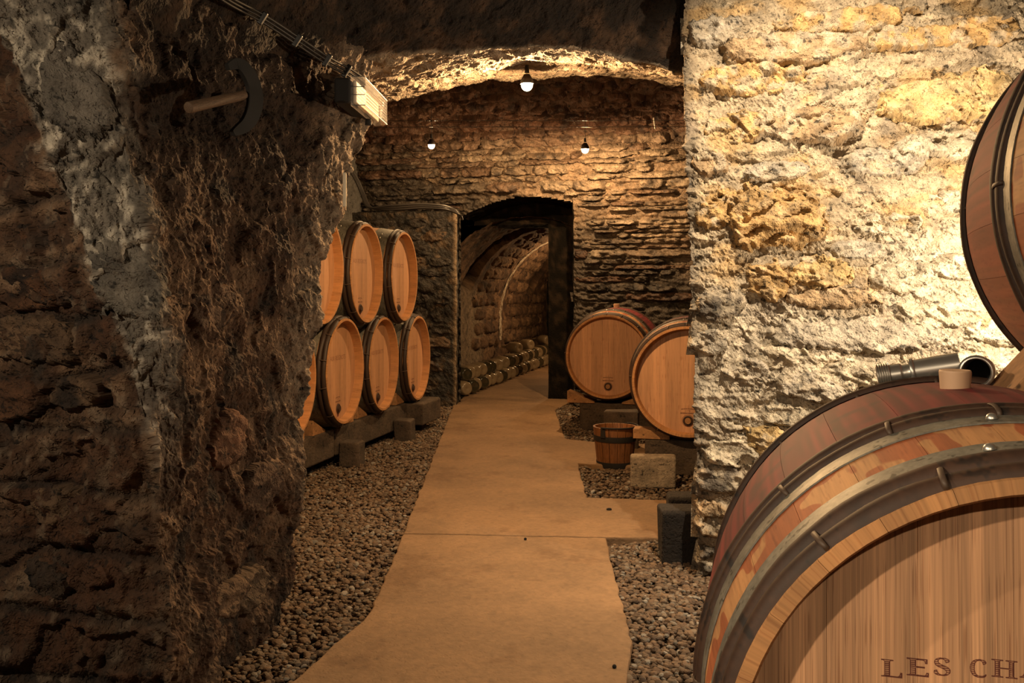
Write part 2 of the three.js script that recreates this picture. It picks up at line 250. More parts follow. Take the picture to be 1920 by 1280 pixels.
// the stones that show through the plaster: [pixel x, pixel y, width, height (pixels), protrusion, colour, jag]
const OCH = [0.56, 0.37, 0.165], PALE = [0.62, 0.55, 0.43], GREY = [0.44, 0.395, 0.33], YEL = [0.64, 0.46, 0.22], DKS = [0.16, 0.135, 0.11], BRN = [0.42, 0.30, 0.18];
const nR = PQ(0, -1, 0).sub(PQ(0, 0, 0)).normalize();
const onRight = (px, py) => { const k = (px - CX) / F, p = (0.97 * qR * k - 0.2419 * qR) / (0.9703 + 0.2419 * k), d = 0.9703 * qR - 0.2419 * p; return [PQ(p, qR, 1 - (py - CY) / F * d), d]; };
const bigStones = [[1452, 408, 195, 118, 0.050, OCH, 1.3], [1440, 528, 84, 78, 0.045, OCH, 0.8], [1545, 512, 120, 62, 0.036, YEL, 1.3], [1560, 560, 150, 42, 0.042, BRN, 0.6], [1660, 420, 130, 46, 0.030, PALE, 1.5], [1605, 628, 290, 66, 0.030, GREY, 0.3], [1740, 186, 165, 84, 0.034, YEL, 0.5], [1840, 180, 130, 96, 0.030, YEL, 1.1],
  [1480, 92, 270, 58, 0.040, BRN, 0.4], [1585, 40, 230, 50, 0.034, OCH, 0.6], [1405, 150, 190, 66, 0.030, OCH, 0.8], [1520, 235, 200, 74, 0.032, BRN, 0.9], [1352, 570, 96, 66, 0.030, DKS, 0.6], [1380, 240, 130, 58, 0.030, OCH, 1.0], [1350, 396, 90, 80, 0.024, OCH, 0.9], [1330, 640, 70, 46, 0.026, GREY, 0.6],
  [1520, 722, 130, 60, 0.032, GREY, 0.9], [1380, 790, 62, 40, 0.024, PALE, 1.0], [1440, 828, 90, 62, 0.030, YEL, 0.9], [1372, 850, 110, 60, 0.028, PALE, 0.9], [1352, 900, 90, 56, 0.030, DKS, 0.5], [1340, 972, 76, 70, 0.032, BRN, 1.1], [1338, 1046, 66, 50, 0.028, DKS, 0.8], [1600, 700, 110, 56, 0.022, PALE, 0.9],
  [1660, 302, 160, 60, 0.024, GREY, 0.8], [1760, 272, 150, 54, 0.026, PALE, 1.3], [1700, 520, 130, 60, 0.022, PALE, 0.7], [1610, 470, 90, 40, 0.020, GREY, 0.6], [1800, 500, 110, 50, 0.022, PALE, 0.9], [1760, 590, 150, 52, 0.022, PALE, 0.8], [1850, 60, 120, 60, 0.030, OCH, 0.8], [1720, 70, 190, 44, 0.026, OCH, 0.5], [1340, 60, 110, 60, 0.030, GREY, 0.7], [1790, 380, 110, 46, 0.020, PALE, 0.8], [1460, 320, 130, 40, 0.022, GREY, 0.7], [1460, 670, 120, 46, 0.022, PALE, 0.6], [1730, 700, 120, 50, 0.022, PALE, 0.7], [1330, 300, 70, 60, 0.022, BRN, 0.6], [1400, 690, 80, 44, 0.022, GREY, 0.8], [1480, 780, 90, 46, 0.022, PALE, 0.7], [1880, 620, 120, 60, 0.022, PALE, 0.7]];
for (const [k, [px, py, w, h, T, col, jag]] of bigStones.entries()) {
  const [C, d] = onRight(px, py);
  part('stone', stoneGeo(C, E1, UPV, nR, w / F * d, h / F * d, T, { na: Math.round(clamp(w / 2.6, 16, 80)), nb: Math.round(clamp(h / 2.6, 12, 48)), color: col, jag, k: 2.4, tilt: 1.0, rough: 1.4, smear: k < 8 ? 0.3 : 0.8 }), M.rock, wallRight);
}

// ---------------------------------------------------------------- the left-hand pier
const pierY = [-0.06, 0.25, 0.55, 0.85, 1.10, 1.35, 1.50, 1.65, 2.0, 2.5];
const pierCols = {
  back: [[-1.35, 3.55], [-1.35, 3.55], [-1.35, 3.6], [-1.35, 3.65], [-1.3, 3.7], [-1.25, 3.75], [-1.2, 3.8], [-1.2, 3.8], [-1.2, 3.8], [-1.2, 3.8]],
  S: [[-0.69, 2.75], [-0.67, 2.78], [-0.65, 2.80], [-0.634, 2.85], [-0.595, 2.90], [-0.547, 3.0], [-0.510, 3.1], [-0.50, 3.15], [-0.47, 3.15], [-0.46, 3.15]],
  B: [[-0.745, 2.25], [-0.765, 2.20], [-0.791, 2.17], [-0.822, 2.15], [-0.866, 2.15], [-0.913, 2.15], [-0.942, 2.15], [-0.961, 2.15], [-0.98, 2.15], [-1.0, 2.15]],
  R: [[-0.78, 2.05], [-0.783, 2.08], [-0.82, 2.10], [-0.88, 2.10], [-0.99, 2.10], [-1.087, 2.10], [-1.144, 2.10], [-1.21, 2.10], [-1.32, 2.1], [-1.4, 2.1]],
  L: [[-1.35, 1.95], [-1.36, 2.05], [-1.4, 2.15], [-1.45, 2.22], [-1.5, 2.3], [-1.55, 2.35], [-1.6, 2.4], [-1.65, 2.4], [-1.7, 2.4], [-1.75, 2.4]],
  W: [[-2.1, 2.0], [-2.1, 2.1], [-2.1, 2.2], [-2.1, 2.3], [-2.1, 2.4], [-2.1, 2.5], [-2.1, 2.55], [-2.1, 2.55], [-2.1, 2.55], [-2.1, 2.55]],
};
const colAt = (name, y) => { const t = pierCols[name]; let k = 0; while (k < pierY.length - 2 && pierY[k + 1] < y) k++; const f = sst(0, 1, (y - pierY[k]) / (pierY[k + 1] - pierY[k])) * 0.5 + 0.5 * clamp((y - pierY[k]) / (pierY[k + 1] - pierY[k])); return [lerp(t[k][0], t[k + 1][0], f), lerp(t[k][1], t[k + 1][1], f)]; };
const pierOrder = ['W', 'L', 'R', 'B', 'S', 'back'];
const pierPos = (u, y) => { const k = Math.min(4, Math.floor(u)), a = colAt(pierOrder[k], y), b = colAt(pierOrder[k + 1], y), f = u - k; const bulge = k === 3 ? 0.05 * Math.sin(Math.PI * f) : 0; return V(lerp(a[0], b[0], f) - bulge * 0.8, y, -(lerp(a[1], b[1], f) - bulge * 0.3)); };
const course = (y, x) => { const t = (y + 0.035 * n3(x * 2.5, y * 1.5, 70)) / 0.135, f = t - Math.floor(t); return sst(0, 0.16, f) * sst(1, 0.84, f); };
const pierDisp = (P, u, y) => {
  const { x, z } = P, face = sst(2.02, 1.9, u);
  let h = 0.035 * fbm(x, y, z, 2.4, 3) + 0.016 * fbm(x, y * 0.7, z, 9, 3) + 0.0075 * fbm(x, y * 0.6, z, 30, 3, 0.6) + 0.0032 * n3(x * 85, y * 70, z * 85);
  h -= 0.012 * sst(0.60, 0.8, n3(x * 19, y * 15, z * 19)) * sst(0.0, 0.3, n3(x * 3, y * 3, z * 3)); h += 0.007 * (Math.pow(ridge(x * 11, y * 6, z * 11), 3) - 0.4);
  h += face * (0.014 * (course(y, x) - 0.6) + 0.02 * (scarp(x, y, z, 5, 0.06, 3) - 0.5));
  h += (1 - face) * 0.014 * (scarp(x, y * 0.5, z, 6, 0.07, 23) - 0.5);
  return h;
};
const pierColor = (P, u, y, h) => {
  const { x, z } = P, m = fbm(x, y, z, 5, 4), m2 = fbm(x + 9, y * 0.6, z, 14, 3), m3 = n3(x * 34, y * 26, z * 34);
  let c = mix3([0.082, 0.042, 0.023], [0.215, 0.135, 0.084], sst(-0.05, 0.5, m + 0.4 * m2));
  c = mix3(c, [0.035, 0.025, 0.019], sst(0.12, 0.5, -m + 0.3 * m2) * 0.8);
  const sootShade = sst(1.05, 1.5, y + 0.2 * m) * sst(3.02, 3.12, u) * sst(3.95, 3.6, u); c = mix3(c, [0.028, 0.016, 0.010], sootShade * 0.8);  // upper reveal darkened in colour to stand for its shade
  const far = sst(3.72, 4.0, u) * sst(0.2, 0.9, y); c = mix3(c, [0.40, 0.32, 0.24], far * (0.55 + 0.35 * m3));  // pale edge strip stands for light from the far chamber lamps
  const lime = sst(1.96, 2.04, u + 0.04 * m3) * sst(3.10, 2.96, u + 0.12 * m2) * sst(0.45, 0.95, y + 0.15 * m); c = mix3(c, mix3([0.20, 0.182, 0.16], [0.68, 0.63, 0.55], sst(-0.1, 0.5, m2 + 0.5 * m3)), lime * 0.88);  // lime deposit, paled further to stand for lamp light on the band
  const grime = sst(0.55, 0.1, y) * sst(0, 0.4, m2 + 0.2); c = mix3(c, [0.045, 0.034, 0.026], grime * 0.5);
  if (u < 1.98) { const st = sst(-0.2, 0.4, n3(Math.floor(y / 0.135) * 7.3, x * 2.2, 5)); c = mix3(c, [0.08, 0.032, 0.014], st * 0.7); c = mix3(c, [0.02, 0.014, 0.011], (1 - course(y, x)) * 0.6); const wh = sst(0.30, 0.6, m2 + 0.5 * m3); c = mix3(c, [0.22, 0.165, 0.12], wh * 0.5); }
  return c;
};
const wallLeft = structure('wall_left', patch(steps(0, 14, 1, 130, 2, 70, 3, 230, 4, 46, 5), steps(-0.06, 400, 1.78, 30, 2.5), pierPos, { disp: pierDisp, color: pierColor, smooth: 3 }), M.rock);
{ // stones of the pier's near face and a few in its reveal
  const frame = (u, y) => { const e = 0.02, C = pierPos(u, y), t1 = pierPos(u + e, y).sub(C).normalize(), t2 = pierPos(u, y + e).sub(C).normalize(), n = V().crossVectors(t1, t2).normalize(); return [C, t1, t2, n]; };
  for (let row = 0; row < 13; row++) { const y = 0.068 + row * 0.135; let u = 1.32 + rr(0, 0.15); while (u < 1.94) {
    const w = rr(0.10, 0.30), [C, t1, t2, n] = frame(u, y), len = colAt('R', y)[0] - colAt('L', y)[0]; const du = w / Math.hypot(len, 0.2);
    const uc = u + du / 2; if (uc + du / 2 > 1.9) break; if (rnd() < 0.25) { u += du; continue; } const fr = frame(uc, y + rr(-0.03, 0.03));
    const tone = rnd() < 0.5 ? [0.10, 0.044, 0.02] : rnd() < 0.6 ? [0.05, 0.032, 0.022] : [0.14, 0.085, 0.05];
    part('stone', stoneGeo(...fr, w * 0.96, rr(0.07, 0.15), rr(0.006, 0.026), { na: 26, nb: 16, color: tone, jag: 1.0, sootShade: 0.8, k: 2.5, tilt: 1.3, dive: 0.07 }), M.rock, wallLeft); u += du + 0.02;
  } }
  for (const [u, y, w, h, col] of [[3.45, 0.60, 0.17, 0.15, [0.17, 0.085, 0.05]], [3.72, 0.44, 0.20, 0.14, [0.10, 0.06, 0.04]], [3.42, 0.18, 0.2, 0.12, [0.17, 0.11, 0.07]], [2.55, 1.46, 0.15, 0.24, [0.20, 0.18, 0.16]], [2.6, 1.02, 0.15, 0.22, [0.22, 0.20, 0.175]], [3.35, 0.95, 0.2, 0.14, [0.12, 0.07, 0.045]], [3.62, 0.16, 0.2, 0.12, [0.13, 0.09, 0.06]]])
    part('stone', stoneGeo(...frame(u, y), w, h, 0.022, { na: 30, nb: 24, color: col, jag: 0.4, sootShade: 0.4, k: 2.3, dive: 0.08 }), M.rock, wallLeft);
}

// ---------------------------------------------------------------- the arch between the chambers: a near soffit painted dark for shade, then a plastered one lit from beyond
const archTab = (tab, x) => { let k = 0; while (k < tab.length - 2 && tab[k + 1][0] < x) k++; const f = clamp((x - tab[k][0]) / (tab[k + 1][0] - tab[k][0]), -0.5, 1.5); return lerp(tab[k][1], tab[k + 1][1], sst(0, 1, f) * 0.4 + 0.6 * f); };
const foldY = [[240, 330], [440, 190], [560, 140], [680, 108], [800, 99], [985, 90], [1100, 96], [1200, 117], [1284, 142], [1400, 205]], farY = [[240, 430], [440, 290], [560, 225], [690, 192], [760, 182], [810, 172], [860, 160], [930, 150], [1000, 145], [1100, 143], [1200, 146], [1284, 158], [1400, 205]];
const foldD = (x) => archTab([[240, 2.5], [430, 2.8], [560, 2.9], [665, 3.1], [1290, 3.42], [1400, 3.5]], x), farD = (x) => lerp(3.95, 4.45, clamp((x - 560) / 730)), frontD = (x) => archTab([[240, 2.16], [430, 2.42], [560, 2.66], [700, 2.88], [1283, 3.34], [1400, 3.45]], x);
const archPos = (x, v) => {
  if (v <= 1) { const a = at(x, -70, frontD(x)), b = at(x, archTab(foldY, x), foldD(x)); return V(lerp(a.x, b.x, v), lerp(a.y, b.y, v) - 0.03 * Math.sin(v * Math.PI), lerp(a.z, b.z, v)); }
  if (v <= 2) { const a = at(x, archTab(foldY, x), foldD(x)), b = at(x, archTab(farY, x), farD(x)); return a.lerp(b, v - 1); }
  const b = at(x, archTab(farY, x), farD(x)); return V(b.x, lerp(b.y, 2.75, v - 2), b.z - 0.04 * (v - 2));
};
const archFrom = (x, v) => v < 0 ? (() => { const a = at(x, -70, frontD(x)); return V(a.x, a.y - v * 0.75, a.z + 0.05 * v); })() : archPos(x, v);
const archDisp = (P, x, v) => { const k = P.x * 1.0, y = P.z; return (v > 2 ? 0.4 : 1) * (0.018 * fbm(k, y, P.y, 5, 3) + 0.008 * (scarp(k, y, 0, 6, 0.09, 31) - 0.5) + 0.007 * fbm(k, y * 1.4, 3, 20, 3, 0.6) + 0.0025 * n3(k * 80, y * 80, 1)); };
const archColor = (P, x, v) => { const m = fbm(P.x, P.z, P.y, 6, 4); const dark = mix3([0.022, 0.013, 0.008], [0.085, 0.048, 0.027], sst(-0.1, 0.5, m)), pale = mix3([0.24, 0.19, 0.14], [0.42, 0.35, 0.27], sst(-0.3, 0.4, m)); return mix3(dark, mix3(pale, [0.2, 0.13, 0.08], sst(0.2, 0.5, -m) * 0.6), sst(0.93, 1.02, v + 0.04 * m)); };  // one plaster: shade painted into the near part, paler where light falls
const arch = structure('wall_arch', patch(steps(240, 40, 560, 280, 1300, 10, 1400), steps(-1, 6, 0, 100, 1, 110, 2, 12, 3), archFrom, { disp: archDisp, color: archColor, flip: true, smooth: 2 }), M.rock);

// ---------------------------------------------------------------- the far chamber: door wall rising into a vault
const prof = new THREE.CatmullRomCurve3([[7.81, -0.06], [7.81, 0.5], [7.81, 1.1], [7.80, 1.6], [7.72, 2.0], [7.5, 2.38], [7.1, 2.70], [6.5, 2.93], [5.8, 3.02], [5.0, 2.95], [4.55, 2.75], [4.42, 2.4]].map(([q, y]) => V(q, y, 0)), false, 'centripetal');
prof.arcLengthDivisions = 600; const profLen = prof.getLength(); const profAt = (s) => prof.getPointAt(clamp(s / profLen));
const wallPos = (p, s) => { const t = profAt(s); return PQ(p, t.x, t.y); };
const doorL = -2.433, doorR = -1.396, doorTop = (p) => { const t = (p - doorL) / (doorR - doorL); return lerp(1.66, 1.77, t) + 0.105 * Math.sin(Math.PI * clamp(t)) ; };
const inDoor = (p, y) => p > doorL && p < doorR && y < doorTop(p);
const wallDisp = (P, p, s) => { const e = inDoor(p, P.y) ? 0 : 1; return -0.022 + 0.016 * fbm(p, s, 2, 3, 3) + e * (0.024 * (Math.pow(ridge(p * 2.6, s * 15, 7), 2) - 0.5) + 0.016 * (scarp(p * 0.6, s, 0, 9, 0.07, 41) - 0.5) + 0.012 * fbm(p, s * 2, 5, 14, 3) + 0.005 * n3(p * 55, s * 70, 3)); };
const doorTone = (p, y) => { // sooty low and to the left, cleaner stone to the upper right: the stain follows the wall
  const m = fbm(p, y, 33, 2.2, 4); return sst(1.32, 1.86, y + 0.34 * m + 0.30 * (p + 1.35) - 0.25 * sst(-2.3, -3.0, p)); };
const wallColor = (P, p, s) => { const m = fbm(p, s * 2, 21, 8, 3), cl = doorTone(p, P.y); let c = mix3([0.055, 0.044, 0.034], [0.34, 0.25, 0.175], cl * 0.85 + 0.1 * m); c = mix3(c, [0.085, 0.034, 0.019], sst(2.15, 2.4, P.y + 0.15 * m) * 0.85); return mix3(c, [0.05, 0.035, 0.025], sst(0.1, 0.5, -m) * 0.5); };  // dark reddish top stands for the shade above the lamp reflectors
const sTop = 3.35;
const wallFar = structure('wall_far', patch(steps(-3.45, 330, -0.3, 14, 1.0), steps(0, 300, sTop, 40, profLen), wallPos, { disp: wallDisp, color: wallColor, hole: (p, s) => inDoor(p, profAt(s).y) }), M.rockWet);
{ // thin courses of stone slabs
  const slabs = [];
  for (let s = 0.05; s < 3.25;) {
    const h = rnd() < 0.3 ? rr(0.055, 0.095) : rr(0.026, 0.05); let p = -3.40 + rr(0, 0.2);
    while (p < -0.36) { const w = rnd() < 0.3 ? rr(0.3, 0.62) : rr(0.10, 0.30), y = profAt(s).y; if (!inDoor(p + w / 2, y - 0.03) && !inDoor(p, y - 0.03) && !inDoor(p + w, y - 0.03) && !(p < doorL && y < 1.68) && !(y < 0.85 && p > -1.0)) slabs.push([p + w / 2, s + h / 2, w, h]); p += w + rr(0.005, 0.03); }
    s += h + 0.008;
  }
  const keep = slabs.map((a) => [a, rnd()]).sort((a, b) => a[1] - b[1]).slice(0, 296).map((a) => a[0]);
  for (const [p, s, w, h] of keep) {
    const C = wallPos(p, s), t2 = wallPos(p, s + 0.03).sub(wallPos(p, s - 0.03)).normalize(), n = V().crossVectors(E1, t2).normalize(), y = C.y, cl = doorTone(p, y);
    let tone = mix3([0.06, 0.048, 0.038], mix3([0.22, 0.165, 0.12], [0.42, 0.345, 0.265], rnd()), cl); tone = mix3(tone, [0.11, 0.044, 0.024], sst(2.15, 2.4, y) * 0.85); if (rnd() < 0.2) tone = mix3(tone, [0.12, 0.055, 0.03], 0.5);  // high stones take the same painted shade above the lamps
    part('stone', stoneGeo(C, E1, t2, n, w, h, rr(0.004, 0.045), { na: Math.round(clamp(w / 0.011, 10, 40)), nb: 10, color: tone, jag: 1.1, sootShade: 0.6, k: 3.0, tilt: 1.6, rough: 1.2 }), M.rockWet, wallFar);
  }
}
// the proud lower wall left of the doorway
const butQ = 7.58, butPos = (u, v) => u <= 1 ? (v <= 1 ? PQ(lerp(-3.45, -2.39, u), butQ, lerp(-0.06, 1.70, v)) : PQ(lerp(-3.45, -2.39, u), butQ + (v - 1) * 0.3, 1.70 + (v - 1) * 0.03)) : PQ(-2.39 - 0.07 * (u - 1), butQ + (u - 1) * 0.28, lerp(-0.06, 1.70, Math.min(v, 1)) + Math.max(0, v - 1) * 0.03);
const wallButtress = structure('wall_doorside', patch(steps(0, 90, 1, 14, 2), steps(0, 150, 1, 10, 2), butPos, { disp: (P, u, v) => 0.014 * fbm(P.x, P.y, P.z, 5, 3) + 0.010 * fbm(P.x, P.y, P.z, 22, 3), color: (P, u, v) => { const m = fbm(P.x, P.y, P.z, 7, 4); const c = mix3([0.018, 0.015, 0.012], [0.10, 0.07, 0.043], sst(0.0, 0.5, m)); return mix3(c, [0.32, 0.24, 0.16], sst(0.96, 1.0, u) * sst(1.06, 1.0, u) * 0.8); }, smooth: 2 }), M.rockWet);  // pale line at the corner stands for the lit edge
for (let y = 0.08; y < 1.6;) { const h = rr(0.07, 0.14); let p = -3.35 + rr(0, 0.1); while (p < -2.6) { const w = Math.min(rr(0.12, 0.34), -2.44 - p); part('stone', stoneGeo(PQ(p + w / 2, butQ, y + h / 2), E1, UPV, nR, w, h, rr(0.004, 0.02), { na: 16, nb: 10, color: rnd() < 0.25 ? [0.10, 0.062, 0.036] : [0.028, 0.022, 0.017], jag: 1, sootShade: 0.9, k: 2.6, tilt: 1.2 }), M.rockWet, wallButtress); p += w + 0.02; } y += h + 0.012; }

// the doorway: reveals, recess and the narrower inner opening
const innerL = -2.74, innerR = -1.715, innerTop = 1.62, q0 = 7.79, q1 = 8.28, q2 = 8.75;
const dkDisp = (P) => 0.012 * fbm(P.x, P.y, P.z, 6, 3) + 0.008 * fbm(P.x, P.y, P.z, 24, 3), dkColor = (P) => { const m = fbm(P.x, P.y, P.z, 8, 4); return mix3([0.006, 0.005, 0.004], [0.022, 0.015, 0.010], sst(-0.1, 0.5, m)); };  // near-black colour stands for the shade inside the doorway recess
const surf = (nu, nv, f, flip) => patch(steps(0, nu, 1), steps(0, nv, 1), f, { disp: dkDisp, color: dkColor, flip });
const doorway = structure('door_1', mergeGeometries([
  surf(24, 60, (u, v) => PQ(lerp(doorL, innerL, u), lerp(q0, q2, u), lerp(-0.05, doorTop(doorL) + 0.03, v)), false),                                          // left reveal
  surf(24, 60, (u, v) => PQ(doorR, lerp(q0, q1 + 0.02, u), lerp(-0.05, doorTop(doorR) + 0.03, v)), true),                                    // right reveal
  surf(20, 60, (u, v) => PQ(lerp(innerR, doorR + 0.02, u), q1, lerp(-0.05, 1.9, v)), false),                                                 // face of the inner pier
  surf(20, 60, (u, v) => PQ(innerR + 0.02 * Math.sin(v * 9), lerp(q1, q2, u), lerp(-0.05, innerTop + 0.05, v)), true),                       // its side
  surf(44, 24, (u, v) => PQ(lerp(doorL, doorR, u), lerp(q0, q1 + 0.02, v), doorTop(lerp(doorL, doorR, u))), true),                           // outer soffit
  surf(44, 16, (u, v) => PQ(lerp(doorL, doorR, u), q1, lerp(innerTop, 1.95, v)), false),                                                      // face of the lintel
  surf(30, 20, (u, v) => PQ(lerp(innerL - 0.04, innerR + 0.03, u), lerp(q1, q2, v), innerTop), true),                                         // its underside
]), M.sootShade);

// ---------------------------------------------------------------- the vaulted passage beyond
const tunP = -2.90, tunR = 1.0, tunC = tunP + tunR, tunS = 0.68;
const ringAt = (t, r = 1) => t < 0 ? [tunC - r, tunS + t] : t > Math.PI ? [tunC + r, tunS - (t - Math.PI)] : [tunC - r * Math.cos(t), tunS + r * Math.sin(t)];
const tunPos = (q, t) => { const [p, y] = ringAt(t); return PQ(p, q, y); };
const slotAt = (q, t) => sst(0.30, 0.42, t) * sst(2.7, 2.5, t) * (sst(9.16, 9.20, q) * sst(9.62, 9.58, q) + sst(12.3, 12.34, q) * sst(12.8, 12.76, q));   // chases across the vault, their shade put in as black colour
const tunColor = (P, q, t) => { const m = fbm(P.x, P.y, P.z, 5, 4); let c = mix3([0.11, 0.06, 0.034], [0.27, 0.165, 0.095], sst(-0.2, 0.5, m)); c = mix3(c, [0.36, 0.28, 0.20], sst(10.4, 10.0, q) * sst(0.45, 0.2, t)); c = mix3(c, [0.04, 0.03, 0.024], sst(0.15, 0.5, -m) * 0.6); return mix3(c, [0.004, 0.003, 0.003], slotAt(q, t)); };
const wallPassage = structure('wall_passage', patch(steps(8.2, 250, 13.6, 20, 15.5), steps(-0.74, 60, 0.3, 90, 2.2, 24, Math.PI + 0.74), tunPos, { flip: false, disp: (P, q, t) => -0.22 * slotAt(q, t) + 0.012 * fbm(P.x, P.y, P.z, 6, 3) + 0.008 * fbm(P.x, P.y, P.z, 22, 3) - 0.008, color: tunColor }), M.rock);
{ // masonry of the passage: squared blocks low down, rough courses in the vault
  let n = 0;
  for (let k = 0; k < 13; k++) { const t0 = -0.36 + k * 0.165, h = 0.15; let q = 9.72 + rr(0, 0.2); while (q < 13.4 && n < 255) { const w = k < 6 ? rr(0.18, 0.38) : rr(0.12, 0.3); const t = t0 + h / 2, C = tunPos(q + w / 2, t); if (slotAt(q, t) + slotAt(q + w, t) + slotAt(q + w / 2, t) > 0 || (q < 11.13 && q + w > 10.96)) { q += w; continue; } const t2 = tunPos(q, t + 0.02).sub(tunPos(q, t - 0.02)).normalize(), nn = V().crossVectors(E2, t2).normalize();
    part('stone', stoneGeo(C, E2, t2, nn, w, h * rr(0.86, 0.98), rr(0.012, 0.03), { na: 9, nb: 6, color: mix3([0.12, 0.066, 0.036], [0.29, 0.18, 0.105], rnd()), jag: 0.9, sootShade: 0.6, k: 3 }), M.rock, wallPassage); n++; q += w + 0.015; } }
}
part('pale_rib', patch(steps(-0.30, 70, Math.PI * 0.62), steps(0, 8, 1), (t, v) => { const [p, y] = ringAt(t, 0.982); return PQ(p, 10.98 + 0.12 * v, y); }, { disp: (P) => 0.020 + 0.010 * fbm(P.x, P.y, P.z, 24, 3), color: (P) => mix3([0.62, 0.55, 0.45], [0.30, 0.21, 0.13], sst(-0.1, 0.4, fbm(P.x, P.y, P.z, 16, 3))) }), M.rock, wallPassage, 'whitish lime-crusted joint running up the vault');
structure('wall_passage_end', patch(steps(0, 20, 1), steps(0, 20, 1), (u, v) => PQ(lerp(-3, -0.8, u), 15.3, lerp(-0.1, 1.8, v)), { disp: dkDisp, color: dkColor, back: 0.2 }), M.rock);

// ---------------------------------------------------------------- the rest of the shell (behind and beside the camera)
const shell = std('dark cellar wall', { vertexColors: true, map: rep(speckTex, 0.6), bumpMap: rep(grainTex, 0.4), bumpScale: 0.01, roughness: 0.95 });
boxWall('wall_near_left', V(-2.3, -0.06, -2.4), V(-2.05, 2.6, 2.2), shell);
boxWall('wall_near_right', V(2.25, -0.06, -3.0), V(2.5, 2.6, 2.2), shell);
boxWall('wall_back', V(-2.3, -0.06, 2.0), V(2.5, 2.6, 2.25), shell);
boxWall('ceiling', V(-2.3, 2.42, -3.45), V(2.5, 2.65, 2.25), shell);
{ const g = new THREE.BoxGeometry(0.25, 3.3, 5); boxUV(g); g.setAttribute('color', new THREE.BufferAttribute(new Float32Array(72).fill(0.12), 3)); g.rotateY(AL * -1); const l = g.clone(); const a = PQ(-3.5, 5.6, 1.6), b = PQ(0.98, 6.0, 1.6); structure('wall_chamber_left', l.translate(a.x, a.y, a.z), shell); structure('wall_chamber_right', g.translate(b.x, b.y, b.z), shell); }

// ---------------------------------------------------------------- floor: concrete path on a gravel bed
const bedGeo = new THREE.PlaneGeometry(9, 20, 60, 120); bedGeo.rotateX(-Math.PI / 2); bedGeo.translate(0, -0.036, -7.5); boxUV(bedGeo);
{ const p = bedGeo.attributes.position; for (let i = 0; i < p.count; i++) p.setY(i, p.getY(i) + 0.006 * n3(p.getX(i) * 3, p.getZ(i) * 3, 1)); bedGeo.computeVertexNormals(); }
structure('floor', bedGeo, M.earth);
const path = new THREE.Group(); path.name = 'floor_path'; path.userData.kind = 'structure'; scene.add(path);
const slabPolys = [
  [[755, 1000], [691, 1148], [678, 1163], [640, 1195], [540, 1280], [300, 1490], [100, 1900], [1130, 1900], [1150, 1420], [1178, 1255], [1187, 1200], [1150, 1062], [1137, 1007.5]].map(([x, y]) => ground(x, y)),
  [[755, 999], [1137, 1006.5], [1240, 1007.5], [1440, 1009], [1420, 941], [1300, 938], [1101, 932], [1084, 868], [1115, 870], [1230, 874], [1220, 832], [1115, 828], [1061, 822], [1041, 768], [1028, 757], [850, 758]].map(([x, y]) => ground(x, y)),
  [PQ(-2.42, 7.55, 0), PQ(-1.5, 7.55, 0), PQ(-1.45, 8.5, 0), PQ(-1.0, 8.9, 0), PQ(-1.0, 15.3, 0), PQ(-2.57, 15.3, 0), PQ(-2.57, 8.5, 0)],
];
const inPoly = (poly, x, z) => { let c = false; for (let i = 0, j = poly.length - 1; i < poly.length; j = i++) { const a = poly[i], b = poly[j]; if ((a.z > z) !== (b.z > z) && x < (b.x - a.x) * (z - a.z) / (b.z - a.z) + a.x) c = !c; } return c; };
slabPolys.forEach((poly, k) => {
  // edges broken into short pieces so that the slab's outline is slightly uneven
  const pts = []; poly.forEach((a, i) => { const b = poly[(i + 1) % poly.length], n = Math.max(1, Math.round(a.distanceTo(b) / 0.05)); for (let s = 0; s < n; s++) { const q = a.clone().lerp(b, s / n), w = s ? 0.006 : 0.002; pts.push(new THREE.Vector2(q.x + w * n3(q.x * 9, q.z * 9, 3), -q.z + w * n3(q.x * 9, q.z * 9, 8))); } });
  const g = new THREE.ExtrudeGeometry(new THREE.Shape(pts), { depth: 0.03, bevelEnabled: true, bevelThickness: 0.008, bevelSize: 0.006, bevelOffset: -0.008, bevelSegments: 2 }); g.rotateX(-Math.PI / 2); g.translate(0, -0.038 - (k === 2 ? 0.004 : 0), 0); boxUV(g);
  part('slab', g, M.concrete, path);
});
